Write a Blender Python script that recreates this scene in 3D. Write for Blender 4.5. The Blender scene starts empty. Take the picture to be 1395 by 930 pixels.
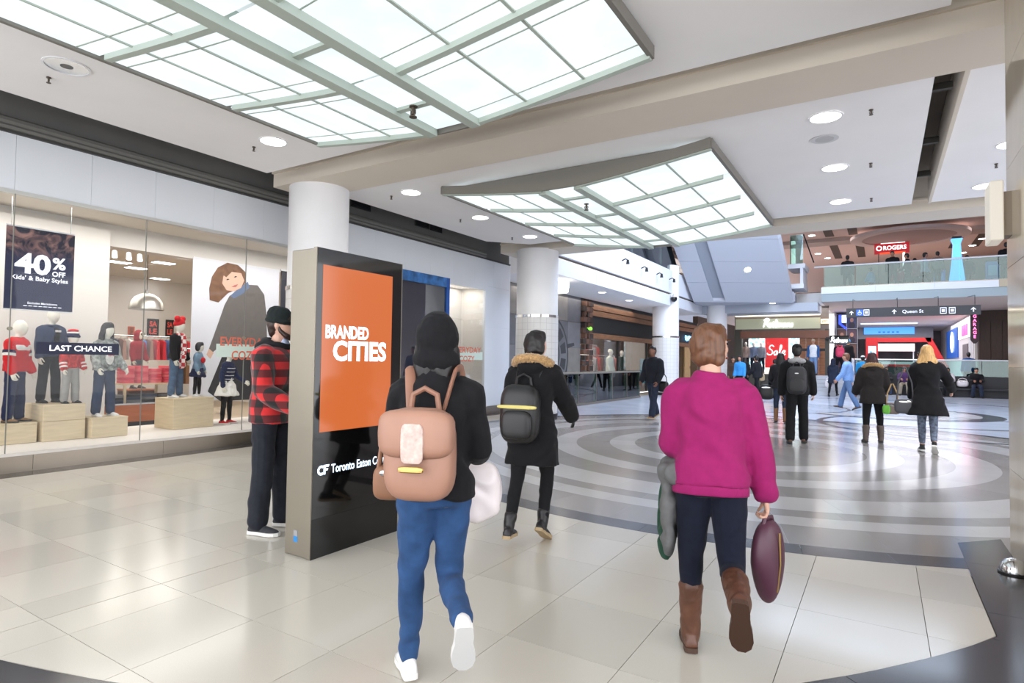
import bpy, bmesh, math, random
import numpy as np
from mathutils import Vector as V, Matrix, noise

random.seed(7)
S = bpy.context.scene
COL = S.collection
PI = math.pi
def R(d): return math.radians(d)

# ------------------------------------------------------------------ camera
cam_data = bpy.data.cameras.new('camera')
cam = bpy.data.objects.new('camera', cam_data)
COL.objects.link(cam)
cam_data.sensor_width = 36.0
cam_data.lens = 20.832
cam_data.clip_start = 0.05
cam_data.clip_end = 300
cr = V((0.84802604, 0.52975964, 0.01437245)); cu = V((0.00391301, -0.03337864, 0.99943512)); cd = V((-0.52994012, 0.84749076, 0.03037891))
m = Matrix((cr, cu, -cd)).transposed().to_4x4()
m.translation = V((0, 0, 1.3856))
cam.matrix_world = m
S.camera = cam

# ------------------------------------------------------------------ world, exposure, large lights
w = bpy.data.worlds.new('world'); S.world = w; w.use_nodes = True
bg = w.node_tree.nodes['Background']
bg.inputs[0].default_value = (0.94, 0.96, 1.0, 1); bg.inputs[1].default_value = 2.6
S.view_settings.view_transform = 'Standard'
S.view_settings.look = 'None'
S.view_settings.gamma = 1.0
S.view_settings.exposure = 0.66
S.cycles.use_denoising = True
S.cycles.max_bounces = 8
S.cycles.transparent_max_bounces = 16
S.cycles.caustics_reflective = False
S.cycles.caustics_refractive = False
S.cycles.sample_clamp_indirect = 4.0

def area(name, loc, size, power, col=(1, 1, 1), rot=(0, 0, 0)):
    d = bpy.data.lights.new(name, 'AREA'); d.shape = 'RECTANGLE'
    d.size, d.size_y = size; d.energy = power; d.color = col
    o = bpy.data.objects.new(name, d); o.location = loc; o.rotation_euler = rot
    COL.objects.link(o); return o
def spot(name, loc, power, angle=110, blend=.7, col=(1, .97, .93), aim=None, rad=.06):
    d = bpy.data.lights.new(name, 'SPOT'); d.energy = power; d.spot_size = R(angle); d.spot_blend = blend
    d.color = col; d.shadow_soft_size = rad
    o = bpy.data.objects.new(name, d); o.location = loc
    if aim is not None:
        o.rotation_euler = (V(aim) - V(loc)).to_track_quat('-Z', 'Y').to_euler()
    COL.objects.link(o); return o
# atrium lamps: the high hall beyond the second beam, lit cool from its own ceiling
area('atrium_lamp', (-1.5, 20.5, 8.1), (7, 9), 1150, (.66, .8, 1.0))
area('bridge_hall_lamp', (1.0, 40, 8.1), (9, 9), 330, (1.0, .9, .86))
area('far_hall_lamp', (1.0, 44, 4.05), (7, 12), 520, (.85, .9, 1.0))
area('under_bridge_lamp', (-1.0, 33, 4.05), (7, 5), 200, (.95, .93, .95))
area('gallery_lamp', (-10.5, 20, 3.6), (3, 10), 160, (1.0, .93, .86))
# shop ceiling lamps
area('shop_window_lamp', (-9.35, 4.2, 3.36), (.9, 8.5), 80, (1.0, .96, .93))
area('shop_floor_lamp', (-13, 6.5, 3.36), (4, 6), 130, (1.0, .94, .86))
area('case_lamp', (-8.95, 11.6, 3.18), (.5, 1.2), 11, (1.0, .97, .92))

# ------------------------------------------------------------------ materials
def lin(c):
    return tuple((x / 255 / 12.92) if x / 255 <= .04045 else ((x / 255 + .055) / 1.055) ** 2.4 for x in c)
MATS = {}
def mat(name, rgb, rough=.6, metal=0.0, var=0.0, vscale=8.0, bump=0.0, bscale=120.0, emit=None, estr=0.0, spec=.5, coat=0.0, sheen=0.0, stretch=(1, 1, 1)):
    if name in MATS: return MATS[name]
    mt = bpy.data.materials.new(name); mt.use_nodes = True
    nt = mt.node_tree; b = nt.nodes['Principled BSDF']
    c = lin(rgb)
    b.inputs['Base Color'].default_value = (*c, 1)
    b.inputs['Roughness'].default_value = rough
    b.inputs['Metallic'].default_value = metal
    b.inputs['Specular IOR Level'].default_value = spec
    b.inputs['Coat Weight'].default_value = coat
    b.inputs['Sheen Weight'].default_value = sheen
    if var or bump:
        tc = nt.nodes.new('ShaderNodeTexCoord'); mp = nt.nodes.new('ShaderNodeMapping')
        mp.inputs['Scale'].default_value = stretch
        nt.links.new(tc.outputs['Object'], mp.inputs[0])
    if var:
        n = nt.nodes.new('ShaderNodeTexNoise'); n.inputs['Scale'].default_value = vscale; n.inputs['Detail'].default_value = 5
        nt.links.new(mp.outputs[0], n.inputs['Vector'])
        r = nt.nodes.new('ShaderNodeValToRGB')
        r.color_ramp.elements[0].position = .3; r.color_ramp.elements[1].position = .7
        r.color_ramp.elements[0].color = (*[x * (1 - var) for x in c], 1)
        r.color_ramp.elements[1].color = (*[min(1, x * (1 + var)) for x in c], 1)
        nt.links.new(n.outputs[0], r.inputs[0]); nt.links.new(r.outputs[0], b.inputs['Base Color'])
    if bump:
        n2 = nt.nodes.new('ShaderNodeTexNoise'); n2.inputs['Scale'].default_value = bscale; n2.inputs['Detail'].default_value = 3
        nt.links.new(mp.outputs[0], n2.inputs['Vector'])
        bp = nt.nodes.new('ShaderNodeBump'); bp.inputs['Strength'].default_value = bump; bp.inputs['Distance'].default_value = .01
        nt.links.new(n2.outputs[0], bp.inputs['Height']); nt.links.new(bp.outputs[0], b.inputs['Normal'])
    if emit is not None:
        b.inputs['Emission Color'].default_value = (*lin(emit), 1); b.inputs['Emission Strength'].default_value = estr
    MATS[name] = mt
    return mt
def glass(name, tint=(255, 255, 255), refl=.06, rough=.02):
    if name in MATS: return MATS[name]
    mt = bpy.data.materials.new(name); mt.use_nodes = True
    nt = mt.node_tree; nt.nodes.remove(nt.nodes['Principled BSDF'])
    out = nt.nodes['Material Output']
    t = nt.nodes.new('ShaderNodeBsdfTransparent'); t.inputs[0].default_value = (*lin(tint), 1)
    g = nt.nodes.new('ShaderNodeBsdfGlossy'); g.inputs['Roughness'].default_value = rough
    f = nt.nodes.new('ShaderNodeFresnel'); f.inputs[0].default_value = 1.5
    mx = nt.nodes.new('ShaderNodeMixShader')
    mul = nt.nodes.new('ShaderNodeMath'); mul.operation = 'MULTIPLY'; mul.inputs[1].default_value = refl / .04
    nt.links.new(f.outputs[0], mul.inputs[0]); nt.links.new(mul.outputs[0], mx.inputs[0])
    nt.links.new(t.outputs[0], mx.inputs[1]); nt.links.new(g.outputs[0], mx.inputs[2]); nt.links.new(mx.outputs[0], out.inputs[0])
    MATS[name] = mt
    return mt
def nodes_of(mt):
    return mt.node_tree, mt.node_tree.nodes['Principled BSDF']

WHITE = mat('white_plaster', (230, 229, 230), .75, var=.02, vscale=2, bump=.03)
CEIL = mat('ceiling_paint', (240, 238, 238), .85, var=.015, vscale=1.5)
BEAM = mat('beam_paint', (214, 204, 190), .85, var=.02, vscale=1.5)
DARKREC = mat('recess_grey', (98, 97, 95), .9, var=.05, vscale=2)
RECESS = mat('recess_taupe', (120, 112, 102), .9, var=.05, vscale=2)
MOULD = mat('moulding_grey', (104, 103, 99), .6)
PANELW = mat('panel_white', (222, 225, 230), .25, var=.01, vscale=2)
STEEL = mat('brushed_steel', (150, 143, 130), .34, .9, bump=.12, bscale=60, stretch=(1, 1, 40))
STEELK = mat('kick_steel', (150, 140, 128), .3, .85, var=.08, vscale=1.5)
CHROME = mat('chrome', (220, 222, 225), .12, 1.0)
BLACKG = mat('black_glass', (9, 9, 10), .05, spec=.6)
BLACK = mat('black_paint', (16, 16, 18), .5)
GROUT = mat('grout', (118, 110, 98), .8)
def tile_mat(name, rgb, v=.05):
    mt = mat(name, rgb, .13, var=v, vscale=260, spec=.45)
    nt, b = nodes_of(mt)
    tc = nt.nodes.new('ShaderNodeObjectInfo')
    # each tile slightly lighter or darker, as quarried
    hv = nt.nodes.new('ShaderNodeHueSaturation')
    src = b.inputs['Base Color'].links[0].from_socket
    mp = nt.nodes.new('ShaderNodeMapRange'); mp.inputs['To Min'].default_value = .93; mp.inputs['To Max'].default_value = 1.05
    nt.links.new(tc.outputs['Random'], mp.inputs[0]); nt.links.new(mp.outputs[0], hv.inputs['Value'])
    nt.links.new(src, hv.inputs['Color']); nt.links.new(hv.outputs[0], b.inputs['Base Color'])
    n = nt.nodes.new('ShaderNodeTexNoise'); n.inputs['Scale'].default_value = 1.3
    tx = nt.nodes.new('ShaderNodeTexCoord'); nt.links.new(tx.outputs['Object'], n.inputs['Vector'])
    m2 = nt.nodes.new('ShaderNodeMapRange'); m2.inputs['To Min'].default_value = .1; m2.inputs['To Max'].default_value = .24
    nt.links.new(n.outputs[0], m2.inputs[0]); nt.links.new(m2.outputs[0], b.inputs['Roughness'])
    return mt
TILE = tile_mat('cream_tile', (202, 196, 184))
RINGW = tile_mat('white_terrazzo', (182, 180, 180))
RINGG = tile_mat('grey_terrazzo', (144, 140, 138))
RINGD = tile_mat('dark_terrazzo', (62, 62, 66), .12)
GRANITE = tile_mat('black_granite', (46, 45, 47), .25)
FLOORFAR = tile_mat('far_terrazzo', (184, 190, 204), .03)
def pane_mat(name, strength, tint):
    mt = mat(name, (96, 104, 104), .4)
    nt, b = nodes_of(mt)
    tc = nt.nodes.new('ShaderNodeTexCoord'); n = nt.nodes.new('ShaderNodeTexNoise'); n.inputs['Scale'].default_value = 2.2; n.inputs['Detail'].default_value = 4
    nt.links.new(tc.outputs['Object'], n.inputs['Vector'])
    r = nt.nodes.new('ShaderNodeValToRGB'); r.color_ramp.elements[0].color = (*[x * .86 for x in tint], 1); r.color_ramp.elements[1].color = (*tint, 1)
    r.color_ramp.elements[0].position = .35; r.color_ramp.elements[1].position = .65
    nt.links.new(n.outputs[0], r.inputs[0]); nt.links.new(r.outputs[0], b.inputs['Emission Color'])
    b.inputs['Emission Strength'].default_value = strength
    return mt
PANE = pane_mat('alabaster_lit', .7, (.86, .96, 1.0))
RIBM = mat('canopy_rib', (176, 186, 176), .5)
FASC = mat('canopy_fascia', (122, 118, 111), .6)
LAMP = mat('lamp_lens', (255, 255, 255), .3, emit=(255, 252, 250), estr=6)
WOODL = mat('birch_ply', (214, 196, 164), .5, var=.08, vscale=4, stretch=(1, 1, 8))
WOODO = mat('orange_wood', (176, 98, 48), .4, var=.15, vscale=3, stretch=(1, 1, 8))
WOODD = mat('dark_wood', (62, 40, 30), .5, var=.2, vscale=4, stretch=(6, 6, 1))
SHOPW = mat('shop_white', (222, 216, 209), .6, var=.01)
SHOPT = mat('shop_tan', (196, 180, 160), .6, var=.04)
WINGLASS = glass('window_glass', (252, 253, 253), .012)
RAILGLASS = glass('rail_glass', (196, 226, 222), .065)

# ------------------------------------------------------------------ object helpers
def tag(o, label=None, cat=None, group=None, kind=None):
    if label: o['label'] = label
    if cat: o['category'] = cat
    if group: o['group'] = group
    if kind: o['kind'] = kind
    return o
def empty(name, loc, rz=0.0, label=None, cat=None, group=None, kind=None):
    o = bpy.data.objects.new(name, None); COL.objects.link(o); o.empty_display_size = .1
    o.location = loc; o.rotation_euler = (0, 0, rz)
    return tag(o, label, cat, group, kind)
def link(name, me, parent=None, loc=None, rz=None):
    o = bpy.data.objects.new(name, me); COL.objects.link(o)
    if parent is not None: o.parent = parent
    if loc is not None: o.location = loc
    if rz is not None: o.rotation_euler = (0, 0, rz)
    return o
def copy_tree(o, parent=None):
    c = o.copy(); COL.objects.link(c)
    if parent is not None: c.parent = parent
    for ch in list(o.children): copy_tree(ch, c)
    return c

class MB:
    """collects vertices and faces of one mesh"""
    def __init__(s): s.v = []; s.f = []; s.mi = []; s.cur = 0
    def add(s, vs, fs):
        n = len(s.v); s.v += [tuple(v) for v in vs]
        s.f += [[i + n for i in f] for f in fs]; s.mi += [s.cur] * len(fs)
        return s
    def box(s, a, b, ch=0.0):
        x0, y0, z0 = a; x1, y1, z1 = b
        return s.prism([(x0, y0), (x1, y0), (x1, y1), (x0, y1)], z0, z1)
    def prism(s, poly, z0, z1):
        n = len(poly)
        z0f = z0 if callable(z0) else (lambda x, y: z0); z1f = z1 if callable(z1) else (lambda x, y: z1)
        vs = [(x, y, z0f(x, y)) for x, y in poly] + [(x, y, z1f(x, y)) for x, y in poly]
        fs = [list(range(n))[::-1], list(range(n, 2 * n))] + [[i, (i + 1) % n, n + (i + 1) % n, n + i] for i in range(n)]
        return s.add(vs, fs)
    def extr(s, poly, d):
        """planar 3D polygon swept by vector d"""
        n = len(poly); d = V(d); p = [V(q) for q in poly]
        return s.add(p + [q + d for q in p], [list(range(n))[::-1], list(range(n, 2 * n))] + [[i, (i + 1) % n, n + (i + 1) % n, n + i] for i in range(n)])
    def rings(s, rs, cap=True, closed=False):
        n = len(rs[0]); vs = [v for r in rs for v in r]; fs = []
        k = len(rs)
        for j in range(k if closed else k - 1):
            a, b = j * n, ((j + 1) % k) * n
            fs += [[a + i, a + (i + 1) % n, b + (i + 1) % n, b + i] for i in range(n)]
        if cap and not closed:
            fs += [list(range(n))[::-1], list(range((k - 1) * n, k * n))]
        return s.add(vs, fs)
    def cyl(s, c, r, z0, z1, n=24, r1=None):
        r1 = r if r1 is None else r1
        return s.rings([[(c[0] + q * math.cos(2 * PI * i / n), c[1] + q * math.sin(2 * PI * i / n), z) for i in range(n)] for q, z in ((r, z0), (r1, z1))])
    def lathe(s, prof, c=(0, 0, 0), n=24, cap=True):
        return s.rings([[(c[0] + r * math.cos(2 * PI * i / n), c[1] + r * math.sin(2 * PI * i / n), c[2] + z) for i in range(n)] for r, z in prof], cap)
    def tube(s, pts, rad, n=8, closed=False, cap=True, ell=1.0):
        pts = [V(p) for p in pts]; k = len(pts)
        rad = [rad] * k if not hasattr(rad, '__len__') else rad
        rs = []; prev = None
        for i, p in enumerate(pts):
            if closed: t = pts[(i + 1) % k] - pts[i - 1]
            else: t = pts[min(i + 1, k - 1)] - pts[max(i - 1, 0)]
            t.normalize()
            if prev is None:
                a = V((0, 0, 1)) if abs(t.z) < .9 else V((1, 0, 0))
                x = t.cross(a).normalized()
            else:
                x = (prev - t * prev.dot(t)).normalized()
            prev = x; y = t.cross(x)
            rs.append([p + (x * math.cos(2 * PI * j / n) + y * ell * math.sin(2 * PI * j / n)) * rad[i] for j in range(n)])
        return s.rings(rs, cap, closed)
    def blob(s, c, r, rot=None, nu=16, nv=10, e=1.0):
        c = V(c); rot = rot or Matrix.Identity(3)
        def sg(x): return math.copysign(abs(x) ** e, x)
        vs = [c + rot @ V((0, 0, -r[2]))]
        for j in range(1, nv):
            ph = -PI / 2 + PI * j / nv
            for i in range(nu):
                th = 2 * PI * i / nu
                vs.append(c + rot @ V((r[0] * sg(math.cos(ph)) * sg(math.cos(th)), r[1] * sg(math.cos(ph)) * sg(math.sin(th)), r[2] * sg(math.sin(ph)))))
        vs.append(c + rot @ V((0, 0, r[2])))
        fs = [[0, 1 + (i + 1) % nu, 1 + i] for i in range(nu)]
        for j in range(nv - 2):
            a, b = 1 + j * nu, 1 + (j + 1) * nu
            fs += [[a + i, a + (i + 1) % nu, b + (i + 1) % nu, b + i] for i in range(nu)]
        a = 1 + (nv - 2) * nu; t = len(vs) - 1
        fs += [[a + i, a + (i + 1) % nu, t] for i in range(nu)]
        return s.add(vs, fs)
    def mesh(s, name, mats):
        me = bpy.data.meshes.new(name); me.from_pydata([tuple(v) for v in s.v], [], s.f)
        for mt in (mats if isinstance(mats, (list, tuple)) else [mats]): me.materials.append(mt)
        me.polygons.foreach_set('material_index', s.mi)
        return me
    def build(s, name, mats, parent=None, smooth=False, loc=None, rz=None, bevel=0.0):
        me = s.mesh(name, mats)
        if bevel:
            bm = bmesh.new(); bm.from_mesh(me)
            bmesh.ops.bevel(bm, geom=bm.edges[:], offset=bevel, segments=1, affect='EDGES', clamp_overlap=True)
            bm.to_mesh(me); bm.free()
        if smooth:
            bm = bmesh.new(); bm.from_mesh(me)
            bmesh.ops.recalc_face_normals(bm, faces=bm.faces[:])
            lim = R(smooth if smooth is not True else 40)
            for e in bm.edges: e.smooth = not (len(e.link_faces) == 2 and e.calc_face_angle(0) > lim)
            for f in bm.faces: f.smooth = True
            bm.to_mesh(me); bm.free()
        else:
            bm = bmesh.new(); bm.from_mesh(me); bmesh.ops.recalc_face_normals(bm, faces=bm.faces[:]); bm.to_mesh(me); bm.free()
        return link(name, me, parent, loc, rz)

def clip(poly, f):
    """clip a 2D polygon to f(p) >= 0 (f roughly linear at this scale)"""
    out = []
    n = len(poly)
    for i in range(n):
        a, b = poly[i], poly[(i + 1) % n]; fa, fb = f(a), f(b)
        if fa >= 0: out.append(a)
        if (fa >= 0) != (fb >= 0):
            lo, hi = 0.0, 1.0
            for _ in range(18):
                mid = (lo + hi) / 2; p = (a[0] + (b[0] - a[0]) * mid, a[1] + (b[1] - a[1]) * mid)
                if (f(p) >= 0) == (fa >= 0): lo = mid
                else: hi = mid
            out.append((a[0] + (b[0] - a[0]) * lo, a[1] + (b[1] - a[1]) * lo))
    return out
def dense(poly, k=6):
    out = []
    for i in range(len(poly)):
        a, b = poly[i], poly[(i + 1) % len(poly)]
        out += [(a[0] + (b[0] - a[0]) * j / k, a[1] + (b[1] - a[1]) * j / k) for j in range(k)]
    return out

TXT = {}
def text_geo(s, size, bold=0.0, shear=0.0, space=1.0):
    """filled letter outlines of a string in its own plane, centred"""
    key = (s, size, bold, shear, space)
    if key not in TXT:
        cu_ = bpy.data.curves.new('lettering', 'FONT'); cu_.body = s; cu_.size = size; cu_.offset = bold; cu_.shear = shear
        cu_.space_character = space; cu_.align_x = 'CENTER'; cu_.align_y = 'CENTER'; cu_.resolution_u = 3; cu_.extrude = .0
        o = bpy.data.objects.new('lettering', cu_); COL.objects.link(o)
        dg = bpy.context.evaluated_depsgraph_get(); me = bpy.data.meshes.new_from_object(o.evaluated_get(dg))
        TXT[key] = ([tuple(v.co) for v in me.vertices], [list(p.vertices) for p in me.polygons])
        bpy.data.objects.remove(o); bpy.data.curves.remove(cu_); bpy.data.meshes.remove(me)
    return TXT[key]
def text(mb, s, c, right, up, height=None, width=None, bold=0.0, shear=0.0, space=1.0, depth=.003):
    """adds lettering with centre c; scaled to the width (and height) asked for"""
    vs, fs = text_geo(s, 1.0, bold, shear, space)
    xs = [v[0] for v in vs]; ys = [v[1] for v in vs]
    cx, cy = (min(xs) + max(xs)) / 2, (min(ys) + max(ys)) / 2
    W_, H_ = max(xs) - min(xs), max(ys) - min(ys)
    sx = width / W_ if width else height / H_
    sy = height / H_ if height else sx
    r, u, c = V(right).normalized(), V(up).normalized(), V(c)
    nrm = r.cross(u)
    pts = [c + r * (v[0] - cx) * sx + u * (v[1] - cy) * sy for v in vs]
    mb.add([p + nrm * depth for p in pts], fs)
    return mb

GLY = {'R': ([[(0, 0), (.1, .5), (.18, .95), (.02, .8), (.2, 1.02), (.45, .95), (.44, .7), (.2, .55), (.36, .3), (.55, 0)]], .52), 'e': ([[(0, .1), (.2, .25), (.25, .42), (.1, .45), (.02, .2), (.12, 0), (.32, .1)]], .3),
       'i': ([[(0, .1), (.1, .42), (.1, .1), (.2, 0), (.3, .1)], [(.13, .6), (.15, .64)]], .28), 't': ([[(0, .1), (.15, .9), (.12, .1), (.22, 0), (.34, .1)], [(.0, .6), (.3, .64)]], .3),
       'm': ([[(0, 0), (.05, .42), (.06, 0), (.1, .3), (.2, .42), (.24, .3), (.24, 0), (.28, .3), (.38, .42), (.43, .3), (.44, .06), (.54, .08)]], .52), 'a': ([[(.3, .38), (.15, .43), (.02, .25), (.08, 0), (.22, .08), (.3, .4), (.3, .1), (.36, 0), (.46, .1)]], .42),
       'n': ([[(0, 0), (.05, .42), (.06, 0), (.1, .3), (.2, .42), (.25, .3), (.26, .06), (.36, .08)]], .34), 's': ([[(0, .08), (.15, .42), (.22, .25), (.18, .05), (.03, 0)]], .3),
       'S': ([[(.5, .85), (.35, 1), (.15, .9), (.15, .65), (.35, .5), (.45, .25), (.3, .02), (.05, .05), (0, .2)]], .56), 'l': ([[(0, .1), (.2, .7), (.18, 1), (.08, .9), (.1, .2), (.2, 0), (.32, .1)]], .3)}
def script(mb, word, c, right, up, width, height, rad, shear=.25):
    """handwritten lettering made of bent tubes"""
    tot = sum(GLY[ch][1] for ch in word); x = 0; r, u, c = V(right), V(up), V(c); nrm = r.cross(u)
    for ch in word:
        for st_ in GLY[ch][0]:
            P = [((x + a + shear * b * .4) / tot - .5, b - .5) for a, b in st_]; out = []
            k = len(P)
            for i in range(k - 1):
                p0, p1, p2, p3 = [V((*P[max(0, min(k - 1, i + q))], 0)) for q in (-1, 0, 1, 2)]
                for j in range(4):
                    t = j / 4; out.append(.5 * ((2 * p1) + (p2 - p0) * t + (2 * p0 - 5 * p1 + 4 * p2 - p3) * t * t + (3 * p1 - p0 - 3 * p2 + p3) * t ** 3))
            out.append(V((*P[-1], 0)))
            mb.tube([c + r * q.x * width + u * q.y * height + nrm * rad for q in out], rad, 6)
        x += GLY[ch][1]
# ------------------------------------------------------------------ floor
def struct(o, label=None): o['kind'] = 'structure'; return tag(o, label)
floor = struct(MB().box((-9.2, -3, -.3), (7, 64, -.012)).build('floor', GROUT), 'polished stone mall floor with cream tiles and ring inlays')
MB().box((-8.2, 5.0, -.012), (6.2, 64, -.001)).build('field_paving', FLOORFAR, floor)
RC, RR = (-1.7, 10.5), 5.8
C1, R1 = (-4.9, 7.2), 6.3
g = .0016
ntile = 0
for i in range(-12, 5):
    for j in range(-4, 22):
        x0, y0 = -1.6096 + .6 * i, 1.365 + .5975 * j
        cells = [(x0, x0 + .6)]
        if i == -4: cells = [(x0, x0 + .3), (x0 + .303, x0 + .6)]     # the expansion joint halves this column
        for xa, xb in cells:
            poly = [(xa + g, y0 + g), (xb - g, y0 + g), (xb - g, y0 + .5975 - g), (xa + g, y0 + .5975 - g)]
            d1 = [R1 - math.hypot(x - C1[0], y - C1[1]) for x, y in poly]
            d2 = [math.hypot(x - RC[0], y - RC[1]) - RR for x, y in poly]
            if max(d1) < 0 or max(d2) < 0: continue
            if y0 > 9 and xb > -6.5: continue
            if min(d1) < 0.02 or min(d2) < 0.02:
                poly = dense(poly)
                poly = clip(poly, lambda p: R1 - math.hypot(p[0] - C1[0], p[1] - C1[1]) - g)
                if poly: poly = clip(poly, lambda p: math.hypot(p[0] - RC[0], p[1] - RC[1]) - RR - g)
            if poly: poly = clip(poly, lambda p: .49 - p[0])
            if poly: poly = clip(poly, lambda p: p[0] + 8.18)
            if len(poly) < 3: continue
            MB().prism(poly, -.012, 0).build('tile', TILE, floor); ntile += 1
# concentric ring inlay; each course is cut into curved slabs
bounds = [((-1.95, 10.35), .45, RINGW), ((-1.95, 10.35), 1.75, RINGG), ((-1.93, 10.38), 2.2, RINGW), ((-1.92, 10.4), 2.78, RINGG),
          ((-1.87, 10.42), 3.22, RINGW), ((-1.83, 10.45), 3.79, RINGG), ((-1.79, 10.47), 4.38, RINGW), ((-1.77, 10.48), 4.65, RINGG),
          ((-1.73, 10.5), 4.97, RINGW), (RC, 5.55, RINGG), (RC, 5.8, RINGD)]
def ring_piece(c0, r0, c1, r1, a0, a1, z=0.0, n=4):
    a = [a0 + (a1 - a0) * k / n for k in range(n + 1)]
    pts = [(c1[0] + r1 * math.cos(t), c1[1] + r1 * math.sin(t)) for t in a] + [(c0[0] + r0 * math.cos(t), c0[1] + r0 * math.sin(t)) for t in reversed(a)]
    return MB().prism(pts, -.012 if z == 0 else -.001, z)
prev = None
for k, (c, r, mt) in enumerate(bounds):
    if prev is None:
        MB().cyl(c, r, -.012, 0, 40).build('inlay_disc', mt, floor)
    else:
        nseg = 48 if r > 4.5 else (36 if r > 3.5 else 24)
        if k == len(bounds) - 1: nseg = 60
        for q in range(nseg):
            a0, a1 = 2 * PI * (q + (.5 if k % 2 else 0)) / nseg, 2 * PI * (q + 1 + (.5 if k % 2 else 0)) / nseg
            gap = .0012 / r if k >= 5 else 0
            am = (a0 + a1) / 2
            if c[0] + r * math.cos(am) > 2.6: continue
            ring_piece(prev[0], prev[1] + (.0005 if k > 4 else 0), c, r, a0 + gap, a1 - gap, n=3).build('inlay_slab', mt, floor)
    prev = (c, r)
# the far circles of the paving
def annulus(c, r0, r1, mt, z, n=72):
    for q in range(4):
        ring_piece(c, max(r0, .001), c, r1, PI / 2 * q, PI / 2 * (q + 1), z, n=n // 4).build('inlay_band', mt, floor)
FB = tile_mat('blue_grey_terrazzo', (168, 176, 190)); FD = tile_mat('slate_terrazzo', (60, 64, 74))
annulus((0.2, 21.9), 5.65, 5.82, FD, .0004)
for q in range(4): ring_piece((-.02, 20.6), 2.33, (0.2, 20.5), 2.6, PI / 2 * q, PI / 2 * (q + 1), .0006, 18).build('inlay_band', FD, floor)
annulus((-.02, 20.6), 1.5, 2.33, RINGW, .0006); annulus((-.1, 20.7), .01, 1.5, FB, .0006)
annulus((-3.4, 20.6), .01, 1.5, RINGW, .0008); annulus((-3.4, 20.6), 1.5, 2.5, FB, .0008); annulus((-3.4, 20.6), 2.5, 2.6, FD, .0008)
annulus((-4.6, 19.2), .01, .9, FD, .001)
annulus((1.6, 16.6), 2.85, 3.0, FD, .001)
# dark granite border by the pier and outside the tiled disc
for k in range(16):
    a0, a1 = R(205 + 9.5 * k), R(205 + 9.5 * (k + 1))
    ring_piece(C1, R1, C1, R1 + 1.2, a0 + .0003, a1 - .0003, .0015, 5).build('border_slab', GRANITE, floor)
for poly in ([(.495, 3.4), (2.4, 3.4), (2.4, 4.3), (.495, 4.3)], [(.495, 4.303), (.8, 4.303), (.8, 5.3), (.495, 5.3)], [(.495, 5.303), (.8, 5.303), (.8, 6.16), (.495, 5.84)]):
    MB().prism(poly, -.001, .0018).build('border_slab', GRANITE, floor)
for k in range(14):
    MB().box((-8.48, -1 + k * 1.05, -.012), (-8.182, -1 + (k + 1) * 1.05 - .004, .001)).build('border_slab', GRANITE, floor)

# ------------------------------------------------------------------ ceilings and beams
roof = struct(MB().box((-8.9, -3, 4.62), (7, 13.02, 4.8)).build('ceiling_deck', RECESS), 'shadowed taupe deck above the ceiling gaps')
ceil1 = struct(MB().box((-7.6, -3, 4.05), (.44, 5.35, 4.16)).build('ceiling', CEIL), 'flat grey-white near ceiling with lit canopy')
ceil2 = struct(MB().prism([(-7.6, 6.5), (.42, 6.5), (.42, 11.75), (-6.9, 11.75), (-7.6, 11.0)], 4.05, 4.16).build('ceiling', CEIL), 'flat white ceiling between the two beams')
ceil3 = struct(MB().box((.68, 6.5, 4.05), (7, 11.75, 4.16)).build('ceiling', CEIL), 'white ceiling strip right of the dark slot')
MB().box((.64, 6.5, 4.03), (.68, 11.75, 4.5)).build('edge_board', BEAM, ceil3)
for y in (7.6, 9.4, 11.0):
    MB().box((.42, y, 4.3), (.64, y + .06, 4.36)).build('slot_bar', MOULD, ceil3)
    MB().tube([(.42, y + .12, 4.4), (.64, y + .12, 4.4)], .015).build('conduit', MOULD, ceil3)
b1 = struct(MB().box((-8.0, 5.75, 4.0), (7, 6.5, 4.62)).build('ceiling_beam', BEAM), 'broad plaster beam from white column to marble pier')
MB().box((-8.0, 5.715, 4.2), (7, 5.75, 4.235)).build('bead', BEAM, b1)
MB().tube([(-8, 5.6, 4.33), (0.3, 5.6, 4.33), (.5, 5.62, 4.3), (.62, 5.62, 4.34), (2, 5.62, 4.34)], .018).build('conduit', BEAM, b1)
b2 = struct(MB().box((-8.0, 12.2, 4.0), (7, 13.02, 5.0)).build('ceiling_beam', BEAM), 'second plaster beam edging the atrium')
MB().box((-8.0, 12.165, 4.2), (7, 12.2, 4.235)).build('bead', BEAM, b2)

# ------------------------------------------------------------------ left wall with the shop windows
W = -8.5
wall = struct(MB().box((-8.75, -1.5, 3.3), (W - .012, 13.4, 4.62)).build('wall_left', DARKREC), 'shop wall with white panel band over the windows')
joints = [-1.5, -.6, .3, 1.1, 1.9, 2.7, 3.48, 4.26, 5.1, 5.94, 6.78, 7.62, 8.46, 9.3, 10.14, 10.98, 11.82, 12.66, 13.4]
for a, b in zip(joints, joints[1:]):
    MB().box((W - .012, a + .0015, 3.24), (W, b - .0015, 3.93)).build('panel', PANELW, wall)
MB().box((-8.75, 12.38, .0), (W - .012, 13.4, 3.3)).build('wall_end', PANELW, wall)
for z0, z1 in ((.2, 1.2), (1.203, 2.2), (2.203, 3.237)):
    MB().box((W - .012, 12.383, z0), (W, 13.4, z1)).build('panel', PANELW, wall)
MB().box((-14, 13.4, 0), (-8.5, 13.46, 4.62)).build('wall_return', PANELW, wall)
mb = MB()
prof = [(W, 3.93), (W + .07, 3.935), (W + .085, 3.965), (W + .07, 3.99), (W + .09, 4.02), (W + .08, 4.06), (W + .03, 4.085), (W, 4.09)]
mb.rings([[(x, y, z) for x, z in prof] for y in (-1.5, 12.2)])
struct(mb.build('trim_1', MOULD, smooth=30), 'grey half round moulding along the cove above the shop')
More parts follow.
